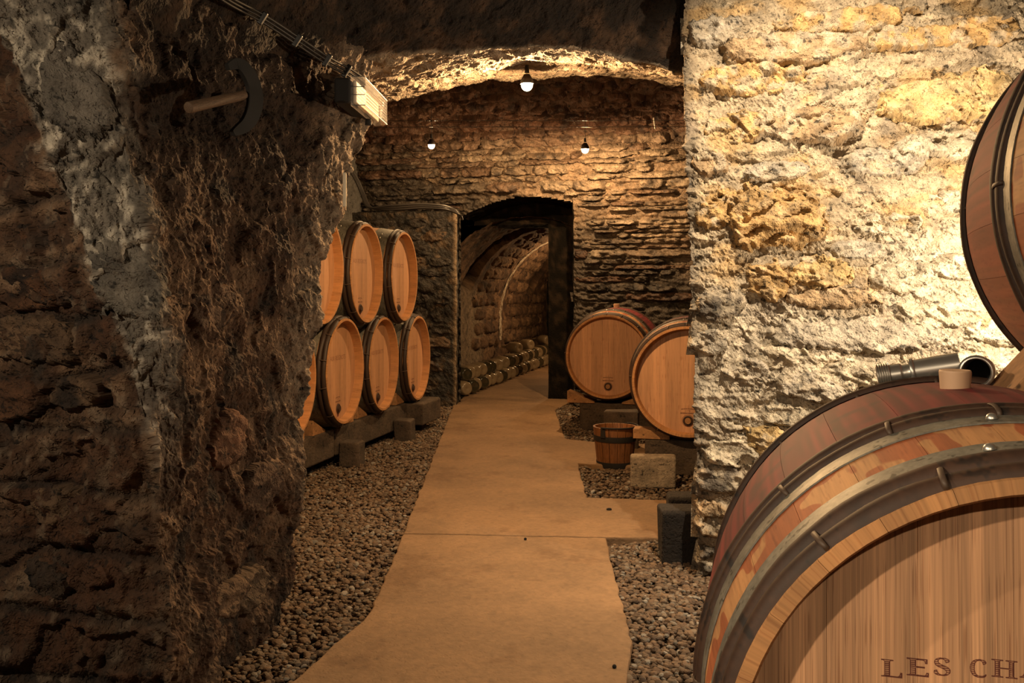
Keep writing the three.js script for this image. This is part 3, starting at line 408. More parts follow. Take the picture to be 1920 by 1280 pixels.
{ // gravel: pebbles lying on the bed, three beds
  const base = new THREE.IcosahedronGeometry(1, 1), bp = base.attributes.position; for (let i = 0; i < bp.count; i++) { const f = 1 + 0.22 * n3(bp.getX(i) * 1.3, bp.getY(i) * 1.3, bp.getZ(i) * 1.3); bp.setXYZ(i, bp.getX(i) * f, bp.getY(i) * f, bp.getZ(i) * f); }
  const g2 = base.clone(); g2.deleteAttribute('uv'); g2.computeVertexNormals();
  const m4 = new THREE.Matrix4(), q = new THREE.Quaternion(), e = new THREE.Euler(), col = new THREE.Color();
  const pierAt = (x, d) => { const s = pierCols.S[0], r = pierCols.R[0]; return x < -0.8 && d < 2.6; };
  const beds = [
    ['gravel', 46000, () => [rr(-2.3, -0.1), rr(1.9, 7.9)], (x, z) => x < -0.02 && (-z) < 7.9, 'brown pea gravel along the left edge of the concrete path'],
    ['gravel', 18000, () => [rr(0.2, 1.5), rr(1.6, 3.65)], (x, z) => true, 'pale gravel at the foot of the bright right-hand wall'],
    ['gravel', 15000, () => [rr(0.2, 1.5), rr(3.9, 8.1)], (x, z) => true, 'gravel under the barrels and bucket right of the path'],
  ];
  for (const [name, count, pick, ok, label] of beds) {
    const im = shadowed(new THREE.InstancedMesh(g2, M.pebble, count)); let n = 0, guard = 0;
    while (n < count && guard++ < count * 6) {
      const [x, d] = pick(), z = -d; if (!ok(x, z) || slabPolys.some((p) => inPoly(p, x, z))) continue;
      const px = CX + x / d * F; if (px < 250 || px > 1750 || pierAt(x, d)) continue;
      if (d > 4.2 && rnd() < 0.35) continue;
      const s = rr(0.0055, 0.0105) * (rnd() < 0.06 ? 1.5 : 1); e.set(rr(-0.5, 0.5), rr(0, 6.3), rr(-0.5, 0.5)); q.setFromEuler(e);
      m4.compose(V(x, -0.030 + rr(0, 0.018) + 0.010 * n3(x * 4, z * 4, 2), z), q, V(s * rr(0.9, 1.5), s * rr(0.55, 0.8), s)); im.setMatrixAt(n, m4);
      const t = rnd(), l = rr(0.2, 0.52), c = t < 0.6 ? [0.30, 0.185, 0.105] : t < 0.84 ? [0.36, 0.265, 0.18] : t < 0.93 ? [0.22, 0.125, 0.07] : [0.5, 0.44, 0.36]; im.setColorAt(n, col.setRGB(c[0] * l, c[1] * l, c[2] * l)); n++;
    }
    im.count = n; im.name = numbered(name); im.userData = { label, category: 'gravel', kind: 'stuff' }; scene.add(im);
  }
}

// ---------------------------------------------------------------- barrels: axis along z, front head at z = +0.44, standing on their lowest point
const BL = 0.88, RB = 0.345, RE = 0.300, AX = 0.345, NST = 28, rOf = (s) => RB - (RB - RE) * ((s - BL / 2) / (BL / 2)) ** 2;
function strips(sections, angs, uvOf) { // each section a list of [s, r] swept over the angles, crisp between sections
  const p = [], uv = [], idx = [];
  for (const sec of sections) { const base = p.length / 3; for (const [s, r] of sec) for (const t of angs) { p.push(r * Math.cos(t), AX + r * Math.sin(t), BL / 2 - s); uv.push(...uvOf(t, s)); }
    const n = angs.length; for (let i = 0; i < sec.length - 1; i++) for (let j = 0; j < n - 1; j++) { const a = base + i * n + j, b = a + 1, d = a + n, e = d + 1; idx.push(a, d, b, b, d, e); } }
  const g = new THREE.BufferGeometry(); g.setAttribute('position', new THREE.Float32BufferAttribute(p, 3)); g.setAttribute('uv', new THREE.Float32BufferAttribute(uv, 2)); g.setIndex(idx); g.computeVertexNormals(); return g;
}
const outerS = [0, 0.02, 0.06, 0.1, 0.15, 0.2, 0.26, 0.32, 0.38, 0.44, 0.5, 0.56, 0.62, 0.68, 0.73, 0.78, 0.82, 0.86, 0.88], TH = 0.027;
function staveGeo(i) {
  const t0 = i / NST * 2 * Math.PI, w = Math.PI / NST - 0.0007, angs = [t0 - w, t0 - w / 3, t0 + w / 3, t0 + w], uvOf = (t, s) => [t / (2 * Math.PI), 1 - s / BL];
  const out = outerS.map((s) => [s, rOf(s)]), inn = [[0, RE - 0.013], [0.004, RE - 0.0155], [0.046, rOf(0.046) - TH], [0.05, rOf(0.05) - TH - 0.002], [0.2, rOf(0.2) - TH], [0.44, RB - TH], [0.68, rOf(0.68) - TH], [0.834, rOf(0.834) - TH], [0.88, RE - 0.013]];
  const g = [strips([out, [[0, RE - 0.013], [0, RE]], [[0.88, RE], [0.88, RE - 0.013]], inn.slice(0, 4).reverse(), inn.slice(3).reverse()], angs, uvOf)];
  for (const t of [t0 - w, t0 + w]) { const p = [], uv = [], idx = []; outerS.forEach((s, k) => { const ri = s === 0 || s === 0.88 ? RE - 0.013 : rOf(s) - (s < 0.046 ? lerp(0.0155, TH, s / 0.046) : s > 0.834 ? lerp(TH, 0.0155, (s - 0.834) / 0.046) : TH); for (const r of [rOf(s), ri]) { p.push(r * Math.cos(t), AX + r * Math.sin(t), BL / 2 - s); uv.push(t / 6.2832, 1 - s / BL); } if (k) { const a = k * 2 - 2; idx.push(a, a + 1, a + 2, a + 2, a + 1, a + 3); } });
    const q = new THREE.BufferGeometry(); q.setAttribute('position', new THREE.Float32BufferAttribute(p, 3)); q.setAttribute('uv', new THREE.Float32BufferAttribute(uv, 2)); q.setIndex(idx); q.computeVertexNormals(); g.push(q); }
  return mergeGeometries(g);
}
const staveGeos = []; for (let i = 0; i < NST; i++) staveGeos.push(staveGeo(i));
const HR = rOf(0.05) - TH + 0.001, headZ = BL / 2 - 0.050;
function plankGeo(i) { // one board of the head, a strip of the disc
  const w = 2 * HR / 7, x0 = -HR + i * w + 0.0001, x1 = x0 + w - 0.0002, sh = new THREE.Shape(), n = 14, Y = (x) => Math.sqrt(Math.max(0, HR * HR - x * x));
  for (let k = 0; k <= n; k++) { const x = lerp(x0, x1, k / n); k ? sh.lineTo(x, Y(x)) : sh.moveTo(x, Y(x)); } for (let k = n; k >= 0; k--) { const x = lerp(x0, x1, k / n), y = -Y(x); if (Math.abs(y) > 1e-4) sh.lineTo(x, y); }
  const g = new THREE.ExtrudeGeometry(sh, { depth: 0.02, bevelEnabled: true, bevelThickness: 0.0003, bevelSize: 0.0003, bevelOffset: -0.0003, bevelSegments: 1, curveSegments: 6 });
  const p = g.attributes.position, u = g.attributes.uv; for (let k = 0; k < p.count; k++) u.setXY(k, p.getX(k) / 0.58 + 0.5, p.getY(k) / 0.58 + 0.5);
  g.translate(0, AX, headZ - 0.0205); return g;
}
const plankGeos = []; for (let i = 0; i < 7; i++) plankGeos.push(plankGeo(i));
const backHead = new THREE.CylinderGeometry(HR, HR, 0.02, 48); backHead.rotateX(Math.PI / 2); backHead.translate(0, AX, -BL / 2 + 0.06);
const ringAngs = (n) => { const a = []; for (let i = 0; i <= n; i++) a.push(i / n * 2 * Math.PI); return a; };
function metalHoopGeo(s0, s1) { const t = 0.0018, a = ringAngs(96), r0 = rOf(s0) + 0.0004, r1 = rOf(s1) + 0.0004, uvOf = (q, s) => [q * 0.33, s]; return strips([[[s0, r0 + t], [s1, r1 + t]], [[s0, r0], [s0, r0 + t]], [[s1, r1 + t], [s1, r1]]], a, uvOf); }
function withyGeo(s0, wdt, sd, lift = 0) { // half a chestnut rod bent round the cask, a little uneven
  const nA = 120, nB = 7, p = [], uv = [], idx = [];
  for (let i = 0; i <= nA; i++) { const t = i / nA * 2 * Math.PI, cx = Math.cos(t), sx = Math.sin(t), f = 1 + 0.14 * n3(cx * 2.2, sx * 2.2, sd) + 0.02 * n3(cx * 9, sx * 9, sd), sc = s0 + 0.0022 * n3(cx * 1.5, sx * 1.5, sd + 9);
    for (let j = 0; j <= nB; j++) { const a = Math.PI * j / nB, s = sc - Math.cos(a) * wdt / 2 * f, r = rOf(s) + lift - 0.001 + Math.sin(a) * wdt * 0.42 * f; p.push(r * cx, AX + r * sx, BL / 2 - s); uv.push(t * 0.33, j * 0.004); } }
  for (let i = 0; i < nA; i++) for (let j = 0; j < nB; j++) { const a = i * (nB + 1) + j, b = a + 1, d = a + nB + 1, e = d + 1; idx.push(a, d, b, b, d, e); }
  const g = new THREE.BufferGeometry(); g.setAttribute('position', new THREE.Float32BufferAttribute(p, 3)); g.setAttribute('uv', new THREE.Float32BufferAttribute(uv, 2)); g.setIndex(idx); g.computeVertexNormals(); return g;
}
const rivetGeo = new THREE.SphereGeometry(0.0062, 12, 6, 0, Math.PI * 2, 0, Math.PI / 2);
function makeBarrel(label, group, o) {
  const t = thing('barrel', label, 'barrel', V(0, 0, 0), 0, group);
  const wood = std('barrel staves', { map: o.body, roughness: 0.72 }), headM = std('barrel head', { map: o.head, roughness: 0.62 });
  for (let i = 0; i < NST; i++) part('stave', staveGeos[i], wood, t);
  for (let i = 0; i < 7; i++) part('head_plank', plankGeos[i], headM, t);
  part('rear_head', backHead, M.wedge, t);
  const hoop = (s0, s1, ang) => { for (const m of [0, 1]) { const a = m ? BL - s1 : s0, b = m ? BL - s0 : s1, h = part('metal_hoop', metalHoopGeo(a, b), M.steel, t); if (m) continue; for (const d of [-0.075, 0.075]) { const th = Math.PI / 2 + ang + d, s = (a + b) / 2, r = rOf(s) + 0.002, k = part('rivet', rivetGeo, M.rivet, h); k.position.set(r * Math.cos(th), AX + r * Math.sin(th), BL / 2 - s); k.rotation.z = th - Math.PI / 2; } } };
  for (const [a, b, ang] of o.metal) hoop(a, b, ang);
  for (const [s0, n, w] of o.withies) for (const m of [0, 1]) {
    const rods = []; const far = s0 > 0.1 && n > 1 ? 0.055 : 0; for (let k = 0; k < n; k++) { const s = s0 + (k + 0.5) * w; rods.push(part('wooden_hoop', withyGeo(m ? BL - s - far : s, w, 10 * s0 + k * 3 + m * 7, k % 2 ? 0.002 : 0), o.rod ?? M.withy, t)); }
    if (m && s0 < 0.1) continue;
    o.binds.forEach((ang, q) => { const th = Math.PI / 2 + ang + 0.25 * s0, sc = m ? BL - (s0 + n * w / 2) - far : s0 + n * w / 2, r = rOf(sc), g = new THREE.TorusGeometry(1, 0.12, 6, 20); g.scale(w * 0.42, n * w / 2 + 0.001, 0.026); const b = part('binding', g, M.osier, rods[0]); g.rotateY(Math.PI / 2); g.rotateX(Math.PI / 2); b.position.set((r + 0.0005) * Math.cos(th), AX + (r + 0.0005) * Math.sin(th), BL / 2 - sc); b.rotation.z = th - Math.PI / 2; b.rotation.order = 'ZYX'; b.rotation.y = 0.12 * (q % 2 ? 1 : -1); });
  }
  if (o.plug) { const g = new THREE.CylinderGeometry(0.016, 0.018, 0.014, 24); g.rotateX(Math.PI / 2); part('plug', g, o.plug, t).position.set(0, AX - 0.217, headZ + 0.006); const r = new THREE.TorusGeometry(0.023, 0.0055, 8, 28); part('plug_ring', r, M.withy, t).position.set(0, AX - 0.217, headZ + 0.001); }
  return t;
}
const placed = (head, yaw, tilt = 0) => V(0, -AX, -BL / 2).applyEuler(new THREE.Euler(tilt, yaw, 0, 'YXZ')).add(head);   // base point of a barrel whose front rim is centred on head
const wineLayout = { metal: [[0.055, 0.093, 0.10], [0.164, 0.193, 0.02]], withies: [[0.004, 2, 0.0235], [0.196, 2, 0.0205]], binds: [0.34, 0.02, -0.35, 0.75, -0.8, 1.5, -1.5, 2.6] };
const newLayout = { rod: std('blackened chestnut hoop', { color: new THREE.Color().setRGB(0.03, 0.016, 0.01), roughness: 0.6 }), metal: [[0.062, 0.165, 0.6]], withies: [[0.005, 2, 0.0270], [0.30, 1, 0.012]], binds: [0.8, 0.3, -0.2, -0.7, 1.3, 1.8, 2.4, 3.0] };
const bodyWine = bodyMap(2048, 1024, 5, true), bodyWine2 = bodyMap(1024, 512, 15, true), bodyNew = bodyMap(1024, 512, 9, false);

// the big cask in front and the one stacked above it
const YF = -0.2835, TF = -0.025;
const headF = V(0.4829, 0.5404, -0.7661), front = makeBarrel('large wine-stained oak barrel in front, pale bung on top and printed capitals on its head', null, { body: bodyWine, head: headMap(1536, 3, 'front'), ...wineLayout });
front.position.copy(placed(headF, YF, TF)); front.rotation.set(TF, YF, 0, 'YXZ');
const headB = headMap(768, 5, 'back'), upper = makeBarrel('wine-stained oak barrel stacked above the large front one, cut by the edge of the picture', null, { body: bodyWine2, head: headB, ...wineLayout });
const upMid = at(2352, 372, 1.30); upper.rotation.y = -0.37; upper.position.set(upMid.x - 0.02, upMid.y - AX, upMid.z);
// two casks right of the path
const mid = makeBarrel('nearer right barrel by the bright wall edge, pale plug low on its head', 'barrels right of the path', { body: bodyWine2, head: headB, ...wineLayout, plug: M.wedge });
const headM1 = at(1289, 716, 4.9), headM2 = at(1138, 669, 6.5); mid.position.copy(placed(headM1, -0.25)); mid.rotation.y = -0.25;
const farB = copyOf(mid, placed(headM2, -0.27), -0.27, 'whole oak barrel standing behind the wooden bucket, farther of two right of the path', 'barrels right of the path');
// the stack on the left
const YL = Math.PI / 2 - 10 * Math.PI / 180, stackGroup = 'pale oak barrels stacked in two tiers on the left';
const stackSpots = [[-1.095, 0.548, 4.535, 'pale oak barrel of the bottom tier, half hidden behind the left rock pier'], [-0.950, 0.541, 5.20, 'pale oak barrel of the bottom tier, second from the left rock pier'], [-0.822, 0.528, 5.87, 'pale oak barrel of the bottom tier, third from the left rock pier'], [-0.668, 0.516, 6.54, 'pale oak barrel of the bottom tier, the one nearest the doorway'],
  [-1.010, 1.122, 4.87, 'pale oak barrel of the top tier, cut off by the left rock pier'], [-0.880, 1.107, 5.54, 'pale oak barrel of the top tier, middle one of three'], [-0.724, 1.097, 6.16, 'pale oak barrel of the top tier, the one nearest the doorway']];
const stack0 = makeBarrel(stackSpots[0][3], stackGroup, { body: bodyNew, head: headMap(768, 7, 'stack'), ...newLayout, plug: M.withy });
stackSpots.forEach(([x, y, d, label], i) => { const p = placed(V(x, y, -d), YL); if (!i) { stack0.position.copy(p); stack0.rotation.y = YL; } else copyOf(stack0, p, YL, label, stackGroup); });

// ---------------------------------------------------------------- what the barrels stand on
const block = (w, h, d, r = 0.012, sd = 1) => { const g = new RoundedBoxGeometry(w, h, d, 4, r), p = g.attributes.position; for (let i = 0; i < p.count; i++) { const x = p.getX(i), y = p.getY(i), z = p.getZ(i), k = 0.006; p.setXYZ(i, x + k * n3(x * 9, y * 9, z * 9 + sd), y + k * n3(x * 9, y * 9, z * 9 + sd + 20), z + k * n3(x * 9, y * 9, z * 9 + sd + 40)); } g.translate(0, h / 2, 0); g.computeVertexNormals(); return boxUV(g); };
const wedgeShape = (w, h0, h1, d) => { const s = new THREE.Shape(); s.moveTo(0, 0); s.lineTo(w, 0); s.lineTo(w, h1); s.lineTo(0, h0); s.closePath(); const g = new THREE.ExtrudeGeometry(s, { depth: d, bevelEnabled: true, bevelThickness: 0.002, bevelSize: 0.002, bevelOffset: -0.002, bevelSegments: 1 }); g.translate(-w / 2, 0, -d / 2); return boxUV(g); };
const rowDir = V(Math.sin(12.5 * Math.PI / 180), 0, -Math.cos(12.5 * Math.PI / 180)), rowN = V(Math.cos(12.5 * Math.PI / 180), 0, Math.sin(12.5 * Math.PI / 180));
const rowPt = (t, back, y) => V(-0.950, y, -5.20).addScaledVector(rowDir, t).addScaledVector(rowN, -back);   // t metres along the row from the second barrel
const bigBlock = (name, w, h, d, mat, pos, turn, label, cat, group, sd) => { const m = single(name, block(w, h, d, Math.min(0.014, h / 4), sd), mat, label, cat, group); m.position.copy(pos); m.rotation.y = turn; return m; };
bigBlock('sleeper', 0.20, 0.165, 1.45, M.block, rowPt(-0.735, 0.17, 0.045), -12.5 * Math.PI / 180, 'dark concrete sleeper under the left barrels, the end by the rock pier', 'sleeper', 'sleepers under the left stack', 1);
bigBlock('sleeper', 0.20, 0.165, 1.24, M.block, rowPt(0.63, 0.17, 0.045), -12.5 * Math.PI / 180, 'dark concrete sleeper under the middle of the left barrel stack', 'sleeper', 'sleepers under the left stack', 2);
bigBlock('sleeper', 0.30, 0.155, 0.42, M.block, rowPt(1.47, 0.10, 0.045), -12.5 * Math.PI / 180, 'short pale end block under the left barrel nearest the doorway', 'sleeper', 'sleepers under the left stack', 3);
const footSpots = [[0.10, 'dark stone block carrying the left sleepers, nearer of two beside the gravel'], [1.02, 'dark stone block carrying the left sleepers, farther of two by the path'], [-0.9, 'dark stone block carrying the left sleepers, half behind the rock pier'], [1.48, 'dark stone block under the short end block of the left sleepers']];
footSpots.forEach(([t, label], i) => bigBlock('support_block', i < 2 ? 0.12 : 0.3, i < 2 ? 0.155 : 0.072, 0.12, M.block, i < 2 ? rowPt(t, 0.005, -0.03) : rowPt(t, 0.16, -0.03), -12.5 * Math.PI / 180, label, 'stone block', 'feet of the left sleepers', 11 + i));
{ // oak wedges beside each barrel of the bottom tier
  const g = wedgeShape(0.16, 0.085, 0.012, 0.13);
  stackSpots.slice(0, 4).forEach(([x, y, d], i) => { for (const side of [-1, 1]) {
    const c = V(x, 0.208, -d).addScaledVector(rowDir, side * 0.205).addScaledVector(rowN, -0.14), w = single('wedge', g, M.wedge, ['first', 'second', 'third', 'fourth'][i] + (side < 0 ? ' bottom left barrel counted from the rock pier: oak wedge on its near side' : ' bottom left barrel counted from the rock pier: oak wedge on its doorway side'), 'wedge', 'oak wedges under the left barrels');
    w.position.copy(c); w.rotation.y = side < 0 ? Math.PI / 2 - 12.5 * Math.PI / 180 + Math.PI : Math.PI / 2 - 12.5 * Math.PI / 180; w.rotation.y += Math.PI; } });
}
const RW = -0.25, turnR = 0.25;
const rightPt = (head, a, b, y) => V(head.x, y, head.z).add(V(Math.cos(turnR), 0, Math.sin(turnR)).multiplyScalar(a)).add(V(Math.sin(turnR), 0, -Math.cos(turnR)).multiplyScalar(b));
bigBlock('sleeper', 0.98, 0.205, 0.20, M.block, rightPt(headM2, 0.28, 0.16, -0.02), RW, 'long concrete sleeper behind the wooden bucket', 'sleeper', 'sleepers right of the path', 5);
bigBlock('sleeper', 1.0, 0.195, 0.20, M.block, rightPt(headM1, 0.26, 0.16, -0.012), RW, 'long concrete sleeper under the nearer right barrel', 'sleeper', 'sleepers right of the path', 6);
{
  const g = wedgeShape(0.20, 0.085, 0.012, 0.13);
  [[headM2, -0.20, 1, 0.184, 'oak wedge under the left side of the barrel behind the bucket'], [headM2, 0.20, -1, 0.184, 'oak wedge under the right side of the barrel behind the bucket'], [headM1, -0.20, 1, 0.182, 'reddish oak wedge right of the bucket under the nearer barrel'], [headM1, 0.20, -1, 0.182, 'oak wedge under the nearer right barrel on the side of the bright wall']].forEach(([h, a, dir, y, label]) => { const w = single('wedge', h === headM1 && dir > 0 ? wedgeShape(0.20, 0.052, 0.045, 0.13) : g, M.wedge, label, 'wedge', 'oak wedges right of the path'); w.position.copy(rightPt(h, a, 0.12, y)); w.rotation.y = RW + (dir > 0 ? 0 : Math.PI); });
}
bigBlock('stone_block', 0.235, 0.165, 0.13, M.blockPale, ground(1224, 903).setY(-0.025), -0.12, 'pale rounded concrete block in front of the bucket on the gravel', 'stone block', 'blocks right of the path', 21);
bigBlock('stone_block', 0.22, 0.26, 0.12, M.block, ground(1166, 838).setY(-0.025).add(V(0, 0, -0.02)), -0.2, 'dark rounded block leaning behind the bucket against the sleeper', 'stone block', 'blocks right of the path', 22);
bigBlock('stone_block', 0.26, 0.215, 0.13, M.blockBlack, ground(1302, 1040).setY(-0.035), -0.05, 'black stone block at the edge of the bright wall, nearer of two', 'stone block', 'blocks right of the path', 23);
bigBlock('stone_block', 0.26, 0.17, 0.13, M.blockBlack, at(1310, 992, 3.82).setY(-0.025), -0.05, 'black stone block just behind another at the bright wall edge', 'stone block', 'blocks right of the path', 24);
{ const p = rightPt(headF, 0.2, 0.2, -0.03), m = bigBlock('sleeper', 1.3, 0.24, 0.22, M.block, p, RW, 'concrete sleeper under the large front barrel', 'sleeper', null, 7); }
{ // the wooden block that keeps the upper barrel from rolling
  const g = wedgeShape(0.13, 0.085, 0.03, 0.12), m = single('wedge', g, M.wedge, 'brown oak wedge jammed between the two stacked barrels in front', 'wedge'); m.position.copy(at(1950, 757, 1.27)); m.rotation.order = 'YZX'; m.rotation.set(0, YF + Math.PI, -0.47);
}

// ---------------------------------------------------------------- bucket, bungs, fittings
{
  const c = ground(1153, 866), t = thing('bucket', 'small wooden bucket with black iron hoops on the gravel before the barrels', 'bucket', V(c.x, -0.022, c.z));
  const h = 0.232, r0 = 0.103, r1 = 0.128, n = 16, wood = std('bucket staves', { color: new THREE.Color().setRGB(0.30, 0.125, 0.045), roughness: 0.55, map: rep(speckTex, 0.4) });
  for (let i = 0; i < n; i++) { const a0 = (i + 0.03) / n * 6.2832, a1 = (i + 0.97) / n * 6.2832, p = [], idx = [], K = 3, uv = [];
    for (const [r, y] of [[r0, 0], [r1, h], [r1 - 0.013, h], [r0 - 0.013, 0.012], [r0 - 0.013, 0.0]]) for (let k = 0; k <= K; k++) { const a = lerp(a0, a1, k / K); p.push(r * Math.cos(a), y, r * Math.sin(a)); uv.push(a * 0.12 + i * 0.37, y * 0.3); }
    for (let j = 0; j < 4; j++) for (let k = 0; k < K; k++) { const a = j * (K + 1) + k, b = a + 1, d = a + K + 1, e = d + 1; idx.push(a, d, b, b, d, e); }
    let g = new THREE.BufferGeometry(); g.setAttribute('position', new THREE.Float32BufferAttribute(p, 3)); g.setAttribute('uv', new THREE.Float32BufferAttribute(uv, 2)); g.setIndex(idx); g = g.toNonIndexed(); g.computeVertexNormals(); part('stave', g, wood, t); }
  const R = (y) => lerp(r0, r1, y / h), band = (y0, y1) => new THREE.LatheGeometry([[R(y0) + 0.0005, y0], [R(y0) + 0.003, y0], [R(y1) + 0.003, y1], [R(y1) + 0.0005, y1]].map(([x, y]) => new THREE.Vector2(x, y)), 48);
  part('iron_hoop', band(0.002, 0.034), M.black, t); part('iron_hoop', band(0.152, 0.184), M.black, t);
  const fl = new THREE.CylinderGeometry(r0 - 0.012, r0 - 0.012, 0.012, 32); fl.translate(0, 0.02, 0); part('bottom', fl, wood, t);
  for (const a of [2.25, -0.89]) { const g = new RoundedBoxGeometry(0.03, 0.062, 0.005, 2, 0.002), l = part('handle_lug', g, M.black, t); l.position.set((R(0.2) + 0.003) * Math.cos(a), 0.208, (R(0.2) + 0.003) * Math.sin(a)); l.rotation.y = Math.PI / 2 - a; }
  const hp = []; for (let k = 0; k <= 24; k++) { const a = 2.25 - Math.PI * k / 24; hp.push(V((r1 + 0.006) * Math.cos(a), 0.236, (r1 + 0.006) * Math.sin(a))); }
  part('handle', new THREE.TubeGeometry(new THREE.CatmullRomCurve3(hp), 48, 0.005, 8), M.black, t);
}
const bungGeo = (r, h) => new THREE.LatheGeometry([[0, 0], [r * 0.9, 0], [r * 0.93, h * 0.1], [r * 1.0, h - 0.003], [r * 0.97, h - 0.0006], [r * 0.9, h], [0, h - 0.002]].map(([x, y]) => new THREE.Vector2(x, y)), 40);
const onCask = (head, yaw, ang, s, tilt = 0) => { const r = rOf(s), b = placed(head, yaw, tilt), l = V(r * Math.cos(Math.PI / 2 + ang), AX + r * Math.sin(Math.PI / 2 + ang), BL / 2 - s).applyEuler(new THREE.Euler(tilt, yaw, 0, 'YXZ')); return b.add(l); };
{ const m = single('bung', bungGeo(0.0196, 0.027), M.silicone, 'pale peach bung standing in the bung hole of the large front barrel', 'bung'); m.position.copy(onCask(headF, YF, 0.072, 0.42, TF)).add(V(0, -0.004, 0)); }
{ const m = single('bung', bungGeo(0.0225, 0.034), M.silicone, 'small bung on top of the barrel behind the bucket', 'bung'); m.position.copy(onCask(headM2, -0.27, 0, 0.44)).add(V(0, -0.004, 0)); }
const lathe = (pts, n = 40) => new THREE.LatheGeometry(pts.map(([x, y]) => new THREE.Vector2(x, y)), n);
const along = (o, a, b) => { o.position.copy(a); o.quaternion.setFromUnitVectors(UPV, b.clone().sub(a).normalize()); };
{ // stainless pipe pieces lying behind the bung
  const a = at(1645, 707, 1.42), b = at(1786, 686, 1.38), t = thing('pipe_fitting', 'stainless hose fitting with a ribbed end lying on the large front barrel', 'pipe fitting', V()); along(t, a, b); const L = a.distanceTo(b);
  const rib = [[0.0, 0]]; for (let i = 0; i < 6; i++) { const y = i * 0.0034; rib.push([0.0185, y], [0.0205, y + 0.0012], [0.0205, y + 0.0022], [0.0178, y + 0.0034]); } part('ribbed_end', lathe(rib), M.stainless, t);
  part('neck', lathe([[0.017, 0.0205], [0.0165, 0.034], [0.0155, 0.037], [0.0135, 0.038], [0.0135, 0.052], [0.0170, L - 0.058]]), M.stainless, t);
  part('collar', lathe([[0.0175, L - 0.060], [0.0215, L - 0.060], [0.0215, L - 0.054], [0.0185, L - 0.053]]), M.stainless, t);
  part('pipe', lathe([[0.0185, L - 0.054], [0.0195, L - 0.02], [0.0195, L + 0.01], [0.0180, L + 0.01], [0.0175, L - 0.03]]), M.stainless, t);
  const c = at(1831, 697, 1.33), d = at(1850, 690, 1.55), u = thing('pipe_ring', 'short stainless pipe standing open towards the viewer behind the bung', 'pipe fitting', V()); along(u, c, d);
  part('pipe', lathe([[0.0185, 0.02], [0.0185, -0.004], [0.0205, -0.004], [0.0205, 0.11], [0.0185, 0.11], [0.0185, 0.0]]), M.stainless, u); part('flange', lathe([[0.020, -0.004], [0.0245, -0.004], [0.0245, 0.004], [0.020, 0.007]]), M.stainless, u); part('back_plate', (() => { const g = new THREE.CircleGeometry(0.0186, 32); g.rotateX(-Math.PI / 2); g.translate(0, 0.1, 0); return g; })(), M.black, u);
}

// ---------------------------------------------------------------- on the left pier: bulkhead lamp, cables, thermometer strip, old pick
const tube = (pts, r, n = 60) => new THREE.TubeGeometry(new THREE.CatmullRomCurve3(pts), n, r, 8);
{
  const t = thing('bulkhead_light', 'unlit bulkhead light with a ribbed clear cover on the edge of the left rock pier', 'light fitting', V(-0.485, 1.622, -3.0), -0.03);
  t.rotation.order = 'YXZ'; t.rotation.x = 0.03;
  part('back_box', (() => { const g = new RoundedBoxGeometry(0.05, 0.078, 0.44, 3, 0.008); g.translate(-0.03, 0, 0); return g; })(), M.black, t);
  const w0 = 0.045, w1 = 0.036, cov = new THREE.BoxGeometry(0.044, 0.092, 0.42, 1, 1, 1), p = cov.attributes.position; for (let i = 0; i < p.count; i++) if (p.getX(i) > 0) { p.setY(i, p.getY(i) * 0.93); p.setZ(i, p.getZ(i) * 0.95); } cov.translate(0.017, 0, 0); cov.computeVertexNormals(); part('cover', cov, M.plastic, t);
  part('reflector', (() => { const g = new RoundedBoxGeometry(0.012, 0.07, 0.39, 2, 0.004); g.translate(0.004, 0, 0); return g; })(), M.white, t);
  for (const y of [-0.044, 0.044]) part('edge_rib', (() => { const g = new THREE.BoxGeometry(0.0022, 0.0022, 0.40); g.translate(0.038, y * 0.95, 0); return g; })(), M.white, t);
  for (const [y, z] of [[-0.044, 0.208], [0.044, 0.208], [-0.012, 0.210], [0.012, 0.210]]) part('end_rib', (() => { const g = new THREE.BoxGeometry(0.043, 0.0022, 0.0022); g.translate(0.018, y, z); return g; })(), M.clip, t);
  for (let i = 0; i < 7; i++) part('ridge', (() => { const g = new THREE.CylinderGeometry(0.0016, 0.0016, 0.37, 6); g.rotateX(Math.PI / 2); g.translate(0.0395, -0.03 + i * 0.010, 0); return g; })(), M.plastic, t);
  const rg = new THREE.TorusGeometry(0.013, 0.0022, 6, 20); rg.rotateY(Math.PI / 2); rg.translate(0.012, 0.0, -0.222); part('pull_ring', rg, M.white, t);
  const gl = new THREE.CylinderGeometry(0.010, 0.012, 0.02, 16); gl.translate(0.0, -0.056, -0.05); part('cable_gland', gl, M.black, t);
}
